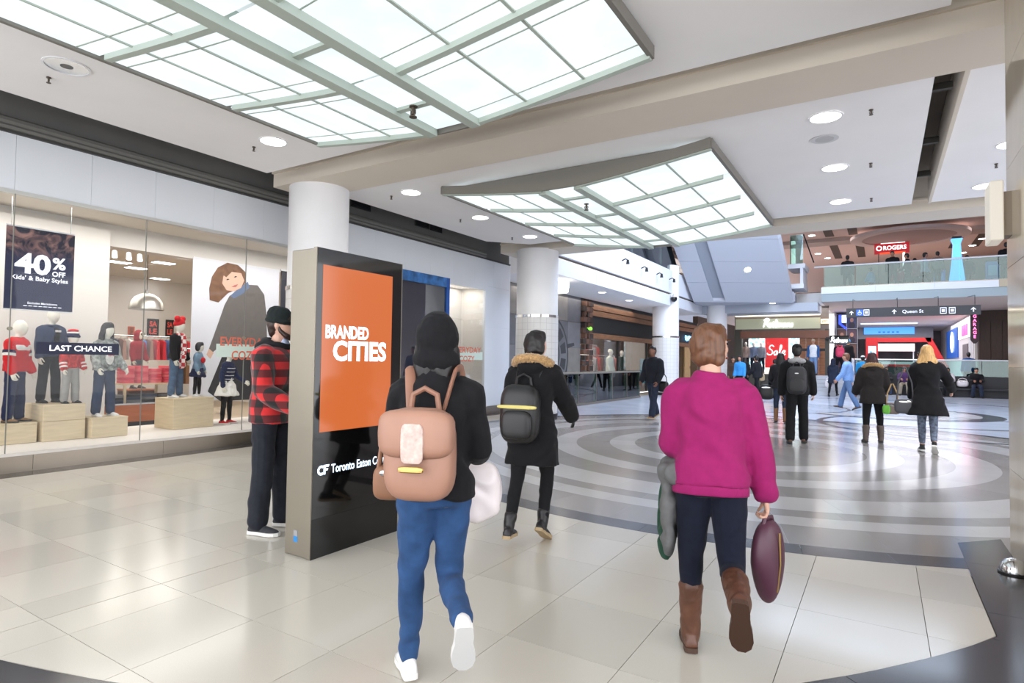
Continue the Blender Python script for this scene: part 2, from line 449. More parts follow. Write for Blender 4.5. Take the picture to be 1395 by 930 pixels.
mb = MB(); mb.rings([[(x - .005, y, z) for x, z in ((W, 3.905), (W + .05, 3.905), (W + .05, 3.93), (W, 3.93))] for y in (-1.5, 13.4)])
struct(mb.build('trim_2', mat('dark_trim', (58, 57, 55), .6)), 'thin dark trim under the cove moulding')
kick = struct(MB().box((-8.74, -1.5, 0), (W + .02, 13.4, .012)).build('baseboard_left', STEELK), 'brushed bronze kick plate below shop windows')
for k in range(10):
    a = -1.5 + k * 1.49
    MB().box((-8.6, a + .002, .012), (W + .02, a + 1.488, .19)).build('kick_panel', STEELK, kick)
sill = struct(MB().box((-8.62, -1.5, .19), (W + .03, 12.4, .225)).build('trim_3', SHOPW), 'white sill ledge along the shop windows')
# glazing
w1 = struct(MB().box((-8.56, -1.5, 3.22), (W + .01, 8.95, 3.262)).build('window_1', mat('alu_frame', (196, 196, 192), .4, .6)), 'long frameless clothes shop window')
ys = [-1.5, -.2, 1.25, 2.71, 4.16, 5.66, 7.1, 8.5, 8.95]
for a, b in zip(ys, ys[1:]):
    MB().box((-8.512, a + .003, .225), (-8.502, b - .003, 3.222)).build('pane', WINGLASS, w1)
CL = mat('clip_metal', (150, 146, 130), .4, .8)
for y in ys[1:-1]:
    MB().box((-8.514, y - .004, .225), (-8.5, y + .004, 3.22)).build('silicone_joint', mat('joint_grey', (120, 122, 116), .5), w1)
    for z in (1.66,):
        mb = MB(); mb.rings([[(x, y + r * math.cos(t * PI / 6), z + r * math.sin(t * PI / 6)) for t in range(12)] for x, r in ((-8.53, .022), (-8.49, .022))])
        mb.build('glass_clip', CL, w1)
# blue framed display and lit case beyond the column
BLUEF = mat('blue_frame', (20, 84, 170), .35)
w2 = struct(MB().box((-8.52, 8.95, .2), (-8.48, 9.06, 3.24)).build('window_2', BLUEF), 'dark display window with a bright blue frame')
MB().box((-8.52, 10.7, .2), (-8.48, 10.82, 3.24)).build('stile', BLUEF, w2)
MB().box((-8.52, 9.06, 3.02), (-8.48, 10.7, 3.24)).build('head_rail', mat('blue_print', (52, 108, 170), .4, var=.5, vscale=6), w2)
MB().box((-8.512, 9.06, .23), (-8.502, 10.7, 3.02)).build('pane', WINGLASS, w2)
MB().box((-8.62, 9.0, .2), (-8.6, 10.8, 3.22)).build('backing', mat('navy_backing', (38, 44, 66), .3, var=.3, vscale=1.2), w2)
w3 = struct(MB().box((-8.56, 12.27, .2), (W + .02, 12.38, 3.24)).build('window_3', PANELW), 'brightly lit cream display case window')
MB().box((-8.56, 10.82, 3.12), (W + .02, 12.27, 3.24)).build('head_rail', PANELW, w3)
MB().box((-8.512, 10.83, .225), (-8.502, 12.27, 3.12)).build('pane', WINGLASS, w3)
MB().box((-9.32, 10.82, .2), (-9.3, 12.4, 3.24)).build('back_panel', SHOPW, w3)
MB().box((-9.3, 10.82, .2), (-8.62, 10.84, 3.24)).build('side_panel', SHOPW, w3)
MB().box((-9.3, 12.36, .2), (-8.62, 12.38, 3.24)).build('side_panel', SHOPW, w3)
MB().box((-9.3, 10.82, 3.2), (-8.56, 12.4, 3.24)).build('top_panel', SHOPW, w3)
MB().box((-9.3, 10.82, .18), (-8.62, 12.4, .2)).build('bottom_panel', SHOPW, w3)

# ------------------------------------------------------------------ shop shell
struct(MB().box((-17, -2, -.02), (-8.62, 10.8, .02)).build('floor', SHOPT), 'tan shop floor behind the window')
plat = struct(MB().box((-10.4, -1.5, .02), (-8.62, 8.95, .21)).build('floor', SHOPW), 'raised white window platform under the mannequins')
struct(MB().box((-17, -2, 3.42), (-8.62, 10.8, 3.5)).build('ceiling', mat('shop_ceiling', (222, 214, 202), .8)), 'cream shop ceiling with strip lights')
MB_ = MB().box((-17.1, -2, 0), (-17, 10.8, 3.5)); struct(MB_.build('wall_back', SHOPW), 'rear wall of the clothes shop')
struct(MB().box((-17, 10.82, 0), (-9.34, 10.9, 3.5)).build('wall_far', SHOPW), 'far side wall of the clothes shop')
struct(MB().box((-17, -2.1, 0), (-8.62, -2.0, 3.5)).build('wall_near', SHOPW), 'near side wall of the clothes shop')
struct(MB().box((-10.26, -1.5, .21), (-10.2, 4.46, 3.3)).build('wall_screen', SHOPW), 'white screen wall behind the three window mannequin plinths')
struct(MB().box((-10.6, 3.0, 3.08), (-10.3, 8.9, 3.42)).build('ceiling_bulkhead', SHOPW), 'white bulkhead above the window display')

# ------------------------------------------------------------------ columns and pier
def column_mat():
    mt = mat('column_tile', (214, 212, 210), .35)
    nt, b = nodes_of(mt)
    tc = nt.nodes.new('ShaderNodeTexCoord'); sp = nt.nodes.new('ShaderNodeSeparateXYZ'); nt.links.new(tc.outputs['Object'], sp.inputs[0])
    at_ = nt.nodes.new('ShaderNodeMath'); at_.operation = 'ARCTAN2'; nt.links.new(sp.outputs[1], at_.inputs[0]); nt.links.new(sp.outputs[0], at_.inputs[1])
    ml = nt.nodes.new('ShaderNodeMath'); ml.operation = 'MULTIPLY'; ml.inputs[1].default_value = .5; nt.links.new(at_.outputs[0], ml.inputs[0])
    cb = nt.nodes.new('ShaderNodeCombineXYZ'); nt.links.new(ml.outputs[0], cb.inputs[0]); nt.links.new(sp.outputs[2], cb.inputs[1])
    br = nt.nodes.new('ShaderNodeTexBrick'); br.offset = 0; br.inputs['Scale'].default_value = 1
    br.inputs['Brick Width'].default_value = .15; br.inputs['Row Height'].default_value = .15; br.inputs['Mortar Size'].default_value = .006
    c = lin((216, 214, 212)); br.inputs['Color1'].default_value = (*c, 1); br.inputs['Color2'].default_value = (*[x * .97 for x in c], 1); br.inputs['Mortar'].default_value = (*lin((196, 194, 194)), 1)
    nt.links.new(cb.outputs[0], br.inputs['Vector']); nt.links.new(br.outputs[0], b.inputs['Base Color'])
    return mt
COLT = column_mat()
def column(loc, r, h, label, band=2.42):
    o = struct(MB().cyl((0, 0), r, band + .03, h, 40).build('column', WHITE, smooth=True, loc=loc), label)
    MB().cyl((0, 0), r + .012, .12, band - .03, 40).build('tiled_drum', COLT, o, smooth=True)
    MB().cyl((0, 0), r + .02, band - .03, band + .03, 40).build('chrome_band', CHROME, o, smooth=True)
    MB().cyl((0, 0), r + .025, 0, .12, 40).build('plinth_ring', BLACK, o, smooth=True)
    return o
column((-7.47, 6.2, 0), .45, 4.02, 'white round column behind the orange screen kiosk')
column((-7.08, 12.45, 0), .5, 4.02, 'white round column with chrome band behind fur-hooded woman')
column((-7.75, 24.6, 0), .54, 5.4, 'tall white round column carrying a dome camera')
column((-6.75, 29.4, 0), .46, 4.2, 'white round column at left edge of the sale storefront')
MARB = mat('beige_marble', (206, 194, 176), .08, var=.09, vscale=2.2, stretch=(1, 1, .6))
pier = struct(MB().box((.83, 4.2, 0), (2.3, 5.71, 4.62)).build('pillar', mat('pier_core', (120, 112, 100), .8)), 'polished beige marble pier at the right edge')
zs = [0.003, .63, 1.38, 2.12, 2.86, 3.6, 4.3]
for a, b in zip(zs, zs[1:]):
    for y0, y1 in ((4.2, 5.0), (5.0, 5.74)):
        MB().box((.80, y0 + .0015, a + .0015), (.83, y1 - .0015, b - .0015)).build('panel', MARB, pier)
    MB().box((.832, 5.71, a + .0015), (2.3, 5.74, b - .0015)).build('panel', MARB, pier)
# ------------------------------------------------------------------ lit ceiling canopies
def canopy(label, xc, half, y0, y1, rows, strips):
    t = empty('light_canopy', (xc, (y0 + y1) / 2, 4.05), 0, label, 'ceiling light', 'alabaster light canopies')
    ym = (y0 + y1) / 2; L = (y1 - y0) / rows; sp = .27
    def z(x, y=0): return 3.75 + .2 * max(0, (abs(x) - sp) / (half - sp)) ** 1.15 - 4.05
    us = [sp, sp + (half - sp) / 3, sp + (half - sp) * 2 / 3, half - .012]
    def slab(name, x0, x1, ya, yb, dz0, dz1, mt):
        k = 3 if abs(x1 - x0) > .3 else 1
        xs = [x0 + (x1 - x0) * i / k for i in range(k + 1)]
        prof = [(x, z(x) + dz0) for x in xs] + [(x, z(x) + dz1) for x in reversed(xs)]
        mb = MB(); mb.rings([[(x, y - ym, zz) for x, zz in prof] for y in (ya, yb)])
        return mb.build(name, mt, t)
    for r in range(rows):
        a, b = y0 + r * L, y0 + (r + 1) * L
        cuts = [a + .02, a + .2, b - .2, b - .02] if strips else [a + .02, b - .02]
        for s in (-1, 1):
            for c in range(3):
                for ya, yb in zip(cuts, cuts[1:]):
                    slab('pane', s * (us[c] + .008), s * (us[c + 1] - .008), ya + .004, yb - .004, 0, .012, PANE)
            if strips:
                for yy in cuts[1:-1]:
                    slab('glazing_bar', s * us[0], s * us[3], yy - .006, yy + .006, -.006, .02, RIBM)
        for ya, yb in ((a + .02, a + L / 2 - .03), (a + L / 2 + .03, b - .02)):
            slab('pane', -sp + .06, sp - .06, ya, yb, 0, .012, PANE)
        MB().box((-sp, a + L / 2 - .03 - ym, -.33), (sp, a + L / 2 + .03 - ym, -.27)).build('cross_bar', RIBM, t)
    for s in (-1, 1):
        for c in (1, 2):
            slab('mullion', s * us[c] - .012, s * us[c] + .012, y0, y1, -.012, .03, RIBM)
        for r in range(rows + 1):
            y = y0 + r * L
            slab('rib', s * sp, s * (half - (.0 if r in (0, rows) else .12)), y - .03, y + .03, -.05, .02, RIBM)
        mb = MB(); mb.rings([[(s * (sp + d), y - ym, zz) for d, zz in ((-.055, -.37), (.055, -.37), (.04, -.2), (-.04, -.2))] for y in (y0, y1)])
        mb.build('spine', RIBM, t)
        # side fascia
        MB().box((s * half - .02, y0 - ym - .04, -.13), (s * half + .02, y1 - ym + .04, -.02)).build('fascia', FASC, t)
    # end fascias follow the curve of the glass; a set-back skirt closes the top
    n = 24
    for ye, sg in ((y0, -1), (y1, 1)):
        xs = [-half + 2 * half * i / n for i in range(n + 1)]
        prof = [(x, z(x) - .035) for x in xs] + [(x, z(x) + .09) for x in reversed(xs)]
        mb = MB(); mb.rings([[(x, ye + sg * d - ym, zz) for x, zz in prof] for d in (.02, .05)]); mb.build('fascia', FASC, t)
        prof = [(x * .96, z(x) + .09) for x in xs] + [(x * .96, -.005) for x in reversed(xs)]
        mb = MB(); mb.rings([[(x, ye + sg * d - ym, zz) for x, zz in prof] for d in (-.16, -.13)]); mb.build('skirt', FASC, t)
        MB().box((-half, min(ye - sg * .16, ye + sg * .02) - ym, -.012), (half, max(ye - sg * .16, ye + sg * .02) - ym, -.004)).build('top_plate', FASC, t) if False else None
    for s in (-1, 1):
        MB().box((s * half * .96 - .015, y0 - ym + .1, -.03), (s * half * .96 + .015, y1 - ym - .1, -.002)).build('skirt', FASC, t)
    return t
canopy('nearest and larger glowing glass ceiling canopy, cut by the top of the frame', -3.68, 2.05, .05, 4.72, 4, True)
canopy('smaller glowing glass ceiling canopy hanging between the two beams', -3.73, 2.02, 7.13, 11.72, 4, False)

# ------------------------------------------------------------------ downlights, sprinklers
TRIMW = mat('trim_white', (232, 232, 234), .5)
def downlight(x, y, label, z=4.05, r=.15, lit=True, power=40, group='round downlights in the mall ceiling'):
    t = empty('downlight', (x, y, z), 0, label, 'downlight', group)
    MB().rings([[(q * math.cos(2 * PI * i / 28), q * math.sin(2 * PI * i / 28), zz) for i in range(28)] for q, zz in ((r + .02, -.001), (r + .02, -.008), (r, -.01), (r, -.001))], cap=False).build('trim_ring', TRIMW, t, smooth=True)
    if lit:
        MB().cyl((0, 0), r, -.006, -.002, 28).build('lens', LAMP, t)
        spot('downlight_lamp', (x, y, z - .05), power, 120, .8, rad=.1)
    else:
        MB().lathe([(r, -.004), (r * .9, -.002), (r * .55, -.0015)], n=28).build('reflector', CHROME, t, smooth=True)
        MB().cyl((0, 0), r * .3, -.006, -.003, 16).build('lens', mat('dim_lens', (90, 88, 84), .4), t)
downlight(-6.42, 2.39, 'unlit chrome downlight over the shop window, left of the near canopy', lit=False, r=.17)
downlight(-6.40, 4.58, 'lit downlight beside the far left corner of the near canopy')
DLS = [(-6.42, 7.14, 'lit downlight just beyond the first beam, left of the smaller canopy'),
       (-6.41, 9.06, 'lit downlight beside the left edge of the smaller canopy, midway'),
       (-6.45, 10.99, 'lit downlight above the column with the chrome band'),
       (-.51, 7.13, 'largest lit downlight right of the smaller canopy, by the first beam'),
       (-.54, 9.05, 'middle lit downlight of the row right of the smaller canopy'),
       (-.57, 10.99, 'farthest lit downlight of the row right of the smaller canopy'),
       (1.30, 11.05, 'lit downlight on the ceiling strip beside the marble pier'),
       (1.33, 9.1, 'lit downlight half hidden by the marble pier')]
for x, y, l in DLS: downlight(x, y, l)
t = empty('ceiling_speaker', (-.57, 7.83, 4.05), 0, 'pale round flush disc between two downlights right of the canopy', 'speaker')
MB().cyl((0, 0), .15, -.006, -.001, 28).build('rim', mat('speaker_rim', (206, 205, 208), .6), t); MB().cyl((0, 0), .1, -.01, -.006, 24).build('mesh_disc', mat('speaker_mesh', (186, 185, 188), .8), t)
def sprinkler(x, y, label, z=4.05, s=.7):
    t = empty('sprinkler', (x, y, z), 0, label, 'sprinkler', 'fire sprinklers in the ceiling')
    br = mat('sprinkler_brass', (92, 80, 70), .4, .7)
    MB().cyl((0, 0), .03 * s, -.01, -.001, 14).build('escutcheon', br, t)
    mb = MB().cyl((0, 0), .012 * s, -.06 * s, -.008, 10); mb.tube([(-.02 * s, 0, -.03 * s), (-.022 * s, 0, -.055 * s), (0, 0, -.075 * s)], .005 * s, 6); mb.tube([(.02 * s, 0, -.03 * s), (.022 * s, 0, -.055 * s), (0, 0, -.075 * s)], .005 * s, 6)
    mb.build('frame_arms', br, t); MB().cyl((0, 0), .028 * s, -.082 * s, -.076 * s, 12).build('deflector', br, t)
for x, y, l in [(-6.83, 2.4, 'sprinkler next to the unlit chrome downlight'), (-6.79, 4.58, 'sprinkler next to the lit downlight near the corner of the near canopy'),
                (-6.85, 7.14, 'sprinkler beside the lit downlight just past the first beam'), (-6.83, 9.0, 'sprinkler beside the midway downlight by the smaller canopy'), (-6.85, 10.9, 'sprinkler beside the downlight above the banded column'),
                (-.09, 7.16, 'sprinkler right of the largest downlight by the first beam'), (-.12, 9.08, 'sprinkler right of the middle downlight of the right row'),
                (-.14, 11.02, 'sprinkler right of the farthest downlight of the right row'), (1.28, 9.9, 'sprinkler on the ceiling strip beside the marble pier')]:
    sprinkler(x, y, l)
sprinkler(-3.68, 4.1, 'sprinkler hanging from the centre strip of the near canopy', 3.72, 1.3)
sprinkler(-3.73, 8.0, 'sprinkler hanging from the centre strip of the smaller canopy', 3.72, 1.2)

# air grilles on the cove wall
def grille(y0, y1, label):
    t = empty('air_grille', (W, (y0 + y1) / 2, 4.36), 0, label, 'vent', 'air grilles in the dark cove')
    h = (y1 - y0) / 2; G = mat('grille_dark', (44, 44, 44), .6)
    MB().box((0, -h, -.13), (.004, h, .13)).build('backing', BLACK, t)
    mb = MB(); 
    for a, b in (((-h, -.13), (h, -.115)), ((-h, .115), (h, .13)), ((-h, -.13), (-h + .015, .13)), ((h - .015, -.13), (h, .13))):
        mb.box((.004, a[0], a[1]), (.02, b[0], b[1]))
    mb.build('rim', G, t)
    for k in range(8):
        z = -.1 + k * .028
        MB().extr([(.004, -h + .015, z), (.016, -h + .015, z - .008), (.016, -h + .015, z - .004), (.004, -h + .015, z + .004)], (0, 2 * h - .03, 0)).build('slat', G, t)
grille(7.78, 8.28, 'dark air grille in the cove just right of the near column')
grille(9.6, 10.05, 'left one of the adjoining pair of dark cove grilles')
grille(10.1, 10.5, 'right one of the adjoining pair of dark cove grilles')

# wall lamp on the pier and chrome foot
t = empty('wall_lamp', (.8, 5.6, 2.5), 0, 'white box lamp fixed high on the marble pier', 'wall lamp')
MB().box((-.13, -.12, -.2), (-.05, .14, .24)).build('shade', mat('lamp_box', (224, 220, 210), .4, emit=(255, 244, 225), estr=.15), t, bevel=.008)
MB().box((-.05, -.08, -.16), (0, .1, .16)).build('bracket', mat('bracket_taupe', (140, 128, 112), .5), t)
t = empty('corner_bumper', (.74, 5.2, 0), 0, 'shiny chrome dome foot on black granite beside the marble pier', 'bumper')
MB().lathe([(.075, .002), (.078, .02), (.07, .06), (.045, .09), (.012, .102)], n=20).build('dome', CHROME, t, smooth=True)
MB().lathe([(.085, 0.002), (.085, .012), (.07, .016)], n=20).build('base_ring', BLACK, t, smooth=True)

# ------------------------------------------------------------------ the screen kiosk
t = empty('screen_kiosk', (-3.44, 3.16, 0), 0, 'tall black and steel kiosk with an orange screen reading BRANDED CITIES', 'kiosk')
# local axes follow the world; the screen faces +x
MB().box((-.135, -.425, 0.004), (.118, .425, 2.14)).build('steel_body', STEEL, t, bevel=.006)
MB().box((.118, -.425, .012), (.135, .425, 2.145)).build('black_glass_front', BLACKG, t)
MB().box((.1355, -.425, .0), (.137, .425, .27)).build('foot_panel', mat('gloss_black_foot', (14, 14, 15), .15), t)
for y in (-.43, .425): MB().box((.105, y, .004), (.137, y + .006, 2.145)).build('edge_trim', STEEL, t)
scr_m = mat('orange_screen', (10, 6, 4), .12, emit=(222, 116, 62), estr=.6)
sc = MB().box((.135, -.372, .862), (.1365, .318, 2.03)).build('screen', scr_m, t)
LET = mat('screen_white', (240, 240, 250), .3, emit=(240, 240, 255), estr=.95)
mb = MB(); yr, zu = (0, 1, 0), (0, 0, 1)
text(mb, 'BRANDED', (.137, -.135, 1.565), yr, zu, height=.095, width=.41, bold=.035, depth=.001)
text(mb, 'CITIES', (.137, -.005, 1.43), yr, zu, height=.15, width=.53, bold=.036, depth=.001)
mb.build('lettering', LET, sc)
mb = MB(); text(mb, 'Toronto Eaton Centre', (.1362, .03, .598), yr, zu, width=.58, height=.062, bold=.012, depth=.001)
GLOW = mat('lit_sign_blue', (220, 235, 255), .3, emit=(205, 230, 255), estr=1.6)
lt = mb.build('lettering', GLOW, t)
mb = MB()
def arc(cy, cz, r, a0, a1, w, n=14):
    o = [(.137, cy + r * math.cos(R(a0 + (a1 - a0) * i / n)), cz + r * math.sin(R(a0 + (a1 - a0) * i / n))) for i in range(n + 1)]
    q = [(.137, cy + (r - w) * math.cos(R(a0 + (a1 - a0) * i / n)), cz + (r - w) * math.sin(R(a0 + (a1 - a0) * i / n))) for i in range(n + 1)]
    for i in range(n): mb.add([o[i], o[i + 1], q[i + 1], q[i]], [[0, 1, 2, 3]])
arc(-.348, .598, .034, 50, 310, .016)
mb.add([(.137, -.348 + a, .598 + b) for a, b in ((.02, -.032), (.036, -.032), (.036, .034), (.02, .034))], [[0, 1, 2, 3]])
mb.add([(.137, -.348 + a, .598 + b) for a, b in ((.036, .018), (.064, .018), (.07, .034), (.036, .034))], [[0, 1, 2, 3]])
mb.add([(.137, -.348 + a, .598 + b) for a, b in ((.036, -.006), (.056, -.006), (.06, .008), (.036, .008))], [[0, 1, 2, 3]])
mb.build('emblem', GLOW, t)
st = MB().box((-.04, -.4262, .1), (.0, -.425, .18)).build('sticker', mat('sticker_blue', (40, 128, 196), .4), t)
MB().box((-.04, -.427, .14), (.0, -.4262, .18)).build('sticker_top', mat('sticker_grey', (150, 150, 150), .4), st)
# ------------------------------------------------------------------ left gallery beyond the second beam
FASW = mat('fascia_white', (216, 218, 224), .6)
gal = struct(MB().box((-14, 13.46, 3.7), (-7.42, 29.4, 4.15)).build('ceiling', CEIL), 'gallery soffit with downlights over the sportswear front')
for k in range(5):
    a = 13.46 + k * 3.2
    MB().box((-7.42, a, 3.7), (-7.4, a + 3.19, 4.12)).build('fascia_panel', FASW, gal)
    MB().box((-7.5, a, 4.22), (-7.36, a + 3.19, 5.15)).build('fascia_panel', FASW, gal)
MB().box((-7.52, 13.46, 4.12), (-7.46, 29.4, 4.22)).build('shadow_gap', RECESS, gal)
MB().box((-14, 13.46, 5.0), (-7.5, 29.4, 5.15)).build('upper_slab', CEIL, gal)
t = empty('glass_balustrade', (-7.45, 21.5, 5.15), 0, 'upper gallery glass balustrade above the white fascia', 'railing')
for k in range(5): MB().box((-.01, -8 + k * 3.2, 0), (.01, -8 + k * 3.2 + 3.18, 1.0)).build('pane', RAILGLASS, t)
MB().tube([(0, -8, 1.03), (0, 8, 1.03)], .03, 8).build('handrail', CHROME, t)
for i, y in enumerate((18.64, 20.5, 22.2, 23.8)):
    t = empty('spot_lamp', (-7.36, y, 4.74), 0, ['first', 'second', 'third', 'fourth'][i] + ' small dark spot lamp on the white gallery fascia, counted from the near end', 'spotlight', 'spot lamps on the gallery fascia')
    MB().tube([(0, 0, 0), (.12, 0, .05), (.2, 0, 0)], .02, 6).build('arm', BLACK, t); MB().tube([(.2, 0, .01), (.2, 0, -.13)], [.04, .06], 10).build('lamp_head', BLACK, t)
for x, y, l in ((-8.03, 15.79, 'gallery soffit downlight nearest the drum pendant'), (-8.03, 18.54, 'middle downlight on the gallery soffit'), (-8.17, 21.44, 'gallery soffit downlight nearest the camera dome column')):
    downlight(x, y, l, z=3.7, r=.13, power=20, group='downlights in the gallery soffit')
t = empty('drum_pendant', (-8.05, 15.1, 3.7), 0, 'big white drum pendant lamp half hidden behind the banded column', 'pendant lamp')
MB().cyl((0, 0), .42, -.36, -.12, 28, r1=.46).build('drum_shade', mat('drum_lit', (250, 248, 240), .5, emit=(255, 250, 240), estr=1.3), t, smooth=True); MB().cyl((0, 0), .03, -.13, -.001, 8).build('stem', CHROME, t)
# sportswear storefront
BRICKM = [mat('brick_%s' % n, c, .85, var=.15, vscale=20) for n, c in (('umber', (84, 60, 50)), ('brown', (106, 76, 62)), ('soot', (60, 48, 44)))]
TIMB = mat('cedar_beam', (134, 92, 62), .6, var=.25, vscale=5, stretch=(4, .4, 4))
sf = struct(MB().box((-9.7, 19.8, 2.4), (-9.42, 36, 3.7)).build('wall_storefront', mat('charcoal_wall', (40, 42, 44), .7)), 'dark sportswear storefront with timber beams and brick pier')
for z0, z1 in ((3.1, 3.3), (3.34, 3.54), (2.24, 2.44)):
    for y0 in (19.95, 23.9, 27.9, 31.9):
        MB().box((-9.42, y0, z0), (-9.34, y0 + 3.97, z1)).build('timber_beam', TIMB, sf)
mb = MB()
for k in range(60):
    y = 20.1 + k * .26
    for d in (-1, 1):
        mb.add([(-9.4, y + d * -.3, 2.46), (-9.4, y + d * -.3 + .03, 2.46), (-9.4, y + d * .3 + .03, 3.08), (-9.4, y + d * .3, 3.08)], [[0, 1, 2, 3]])
la = mb.build('lattice_bars', mat('lattice', (26, 28, 30), .6), sf); la['kind'] = 'stuff'
k = 0
for zi in range(18):
    for yi in range(3):
        MB().box((-9.44, 19.75 + yi * .29 + (.14 if zi % 2 else 0) * (1 if yi < 2 else 0), .012 + zi * .2), (-9.3 + .02 * ((zi * 7 + yi * 3) % 3), 19.75 + yi * .29 + .28, .2 + zi * .2 - .012)).build('brick', BRICKM[(zi * 5 + yi * 2) % 3], sf); k += 1
struct(MB().box((-13.6, 20.6, -.02), (-9.42, 36, .012)).build('floor', mat('shop_dark_floor', (96, 84, 74), .4)), 'brown floor inside the sportswear shop')
struct(MB().box((-13.6, 20, 0), (-13.5, 36, 3.7)).build('wall_rear', mat('dim_wall', (126, 112, 100), .8, var=.25, vscale=1.5)), 'rear wall of the sportswear shop')
area('sport_lamp', (-11.4, 25, 3.5), (2.5, 8), 120, (1, .92, .82))
for y in (23.4, 27.0, 30.6): MB().box((-9.46, y, 0), (-9.38, y + .08, 2.25)).build('mullion', BLACK, sf)
MB().box((-9.44, 20.65, .012), (-9.42, 36, 2.24)).build('pane', WINGLASS, sf)
struct(MB().box((-13.6, 36, 0), (-9.4, 36.1, 3.7)).build('wall_end', mat('tan_wall', (150, 126, 100), .7)), 'tan end wall of the sportswear shop')
struct(MB().box((-13.6, 19.9, 0), (-9.7, 20.0, 3.7)).build('wall_side', MATS['tan_wall']), 'tan near wall of the sportswear shop')
struct(MB().box((-9.7, 36.1, 0), (-9.4, 60, 4.15)).build('wall_beyond', mat('brown_shopfront', (92, 78, 68), .7, var=.15, vscale=1)), 'brown shopfronts beyond the tall column')
t = empty('wood_door', (-9.34, 33.6, .012), 0, 'tan wooden door panel beside the tall white column', 'door')
MB().box((-.03, -.55, .0), (.03, .55, 2.2)).build('leaf', mat('tan_door', (190, 158, 112), .5, var=.1, vscale=4), t); MB().box((.03, .35, 1.0), (.06, .42, 1.15)).build('handle', CHROME, t)
RACKC = [(176, 60, 58), (60, 66, 84), (206, 200, 196), (96, 60, 60), (60, 96, 110), (150, 146, 150), (44, 44, 50), (196, 120, 110)]
for i_, (xr, yr, zr, L_) in enumerate(((-11.2, 24.6, 1.62, 5.6), (-12.4, 25.0, 2.15, 6.0))):
    t = empty('clothes_rack', (xr, yr, .012), 0, ['low chrome clothes rack in the sportswear shop', 'high chrome clothes rack behind it in the sportswear shop'][i_], 'clothes rack')
    MB().tube([(0, -L_ / 2, zr), (0, L_ / 2, zr)], .02, 6).build('rail', CHROME, t)
    for y in (-L_ / 2, L_ / 2): MB().tube([(0, y, 0), (0, y, zr)], .02, 6).build('post', CHROME, t)
    for k in range(14):
        g_ = empty('hanging_jacket', (xr, yr - L_ / 2 + .2 + k * (L_ - .4) / 13, zr + .012), 0, 'sports jacket hanging %s along the %s rack of the sportswear shop' % ('first second third fourth fifth sixth seventh eighth ninth tenth eleventh twelfth thirteenth fourteenth'.split()[k], ['low', 'high'][i_]), 'clothes', 'jackets on the sportswear racks')
        mb = MB(); mb.rings([[(a * w_, b * th, zz) for a, b in ((-1, -1), (1, -1), (1, 1), (-1, 1))] for zz, w_, th in ((-.08, .06, .03), (-.14, .24, .06), (-.4, .23, .1), (-.8, .25, .12))]); cj = RACKC[(k * 3 + i_) % 8]; mb.build('cloth', mat('jacket_%d_%d_%d' % cj, cj, .8), g_, smooth=50)
        MB().tube([(0, 0, .0), (0, 0, -.05), (-.2, 0, -.12)], .006, 5).build('hanger', CHROME, g_)
t = empty('shop_poster', (-10.0, 28.3, .012), 0, 'teal shop poster with pale letters EN ST in the sportswear window', 'poster')
MB().box((-.02, -.5, .3), (.02, .5, 1.5)).build('board', mat('teal_board', (30, 104, 116), .5, emit=(30, 104, 116), estr=.25), t); MB().box((-.04, -.05, 0), (.04, .05, .3)).build('stand', CHROME, t)
mb = MB(); text(mb, 'EN', (.021, 0, 1.1), (0, 1, 0), (0, 0, 1), height=.3, bold=.02); text(mb, 'ST', (.021, 0, .7), (0, 1, 0), (0, 0, 1), height=.3, bold=.02); mb.build('lettering', TRIMW, t)
t = empty('display_screen', (-13.3, 25.2, 2.3), 0, 'pale glowing picture panel high on the sportswear rear wall', 'screen')
MB().box((-.19, -1.2, -.5), (-.12, 1.2, .55)).build('panel', mat('pale_picture', (190, 190, 200), .5, emit=(190, 194, 206), estr=.5, var=.3, vscale=2), t); MB().box((-.2, -1.25, -.55), (-.17, 1.25, .6)).build('frame', BLACK, t)
t = empty('green_lamp', (-9.36, 20.3, 2.6), 0, 'small glowing green lamp on the dark sportswear fascia', 'lamp')
MB().blob((.04, .1, 0), (.05, .22, .09)).build('glow', mat('green_glow', (120, 220, 60), .4, emit=(120, 230, 60), estr=1.2), t, smooth=True); MB().box((-.06, .0, -.05), (0, .2, .05)).build('mount', BLACK, t)
# mural wall with the gear emblem
MUR = [mat('mural_%d' % i, c, .55, var=.12, vscale=3) for i, c in enumerate(((112, 112, 116), (98, 99, 104), (124, 120, 116)))]
mu = struct(MB().box((-9.75, 13.5, 0), (-9.42, 19.74, 3.7)).build('wall_mural', GROUT), 'grey panelled wall painted with a big round gear emblem')
for yi in range(6):
    for zi in range(4):
        MB().box((-9.42, 13.5 + yi * 1.04 + .004, zi * .92 + .006), (-9.39, 13.5 + (yi + 1) * 1.04 - .004, (zi + 1) * .92 - .006)).build('panel', MUR[(yi * 2 + zi) % 3], mu)
mb = MB(); EM = mat('mural_paint', (58, 58, 62), .6)
def yz_ring(mb, x, cy, cz, r0, r1, a0, a1, n=16):
    for i in range(n):
        a, b = R(a0 + (a1 - a0) * i / n), R(a0 + (a1 - a0) * (i + 1) / n)
        mb.add([(x, cy + r * math.cos(q), cz + r * math.sin(q)) for r, q in ((r0, a), (r1, a), (r1, b), (r0, b))], [[0, 1, 2, 3]])
yz_ring(mb, -9.386, 17.4, 1.55, 1.28, 1.36, 0, 360, 48); yz_ring(mb, -9.386, 17.4, 1.55, .62, .7, 0, 360, 32)
for k in range(12): yz_ring(mb, -9.386, 17.4, 1.55, .8, 1.18, k * 30 + 4, k * 30 + 24, 4)
for k in range(4): mb.add([(-9.386, 18.7 + a, 1.9 + b) for a, b in ((.0, -.1), (.55, .02), (.5, .12), (.0, .06))], [[0, 1, 2, 3]]) if k == 0 else None
mb.build('emblem', EM, mu)

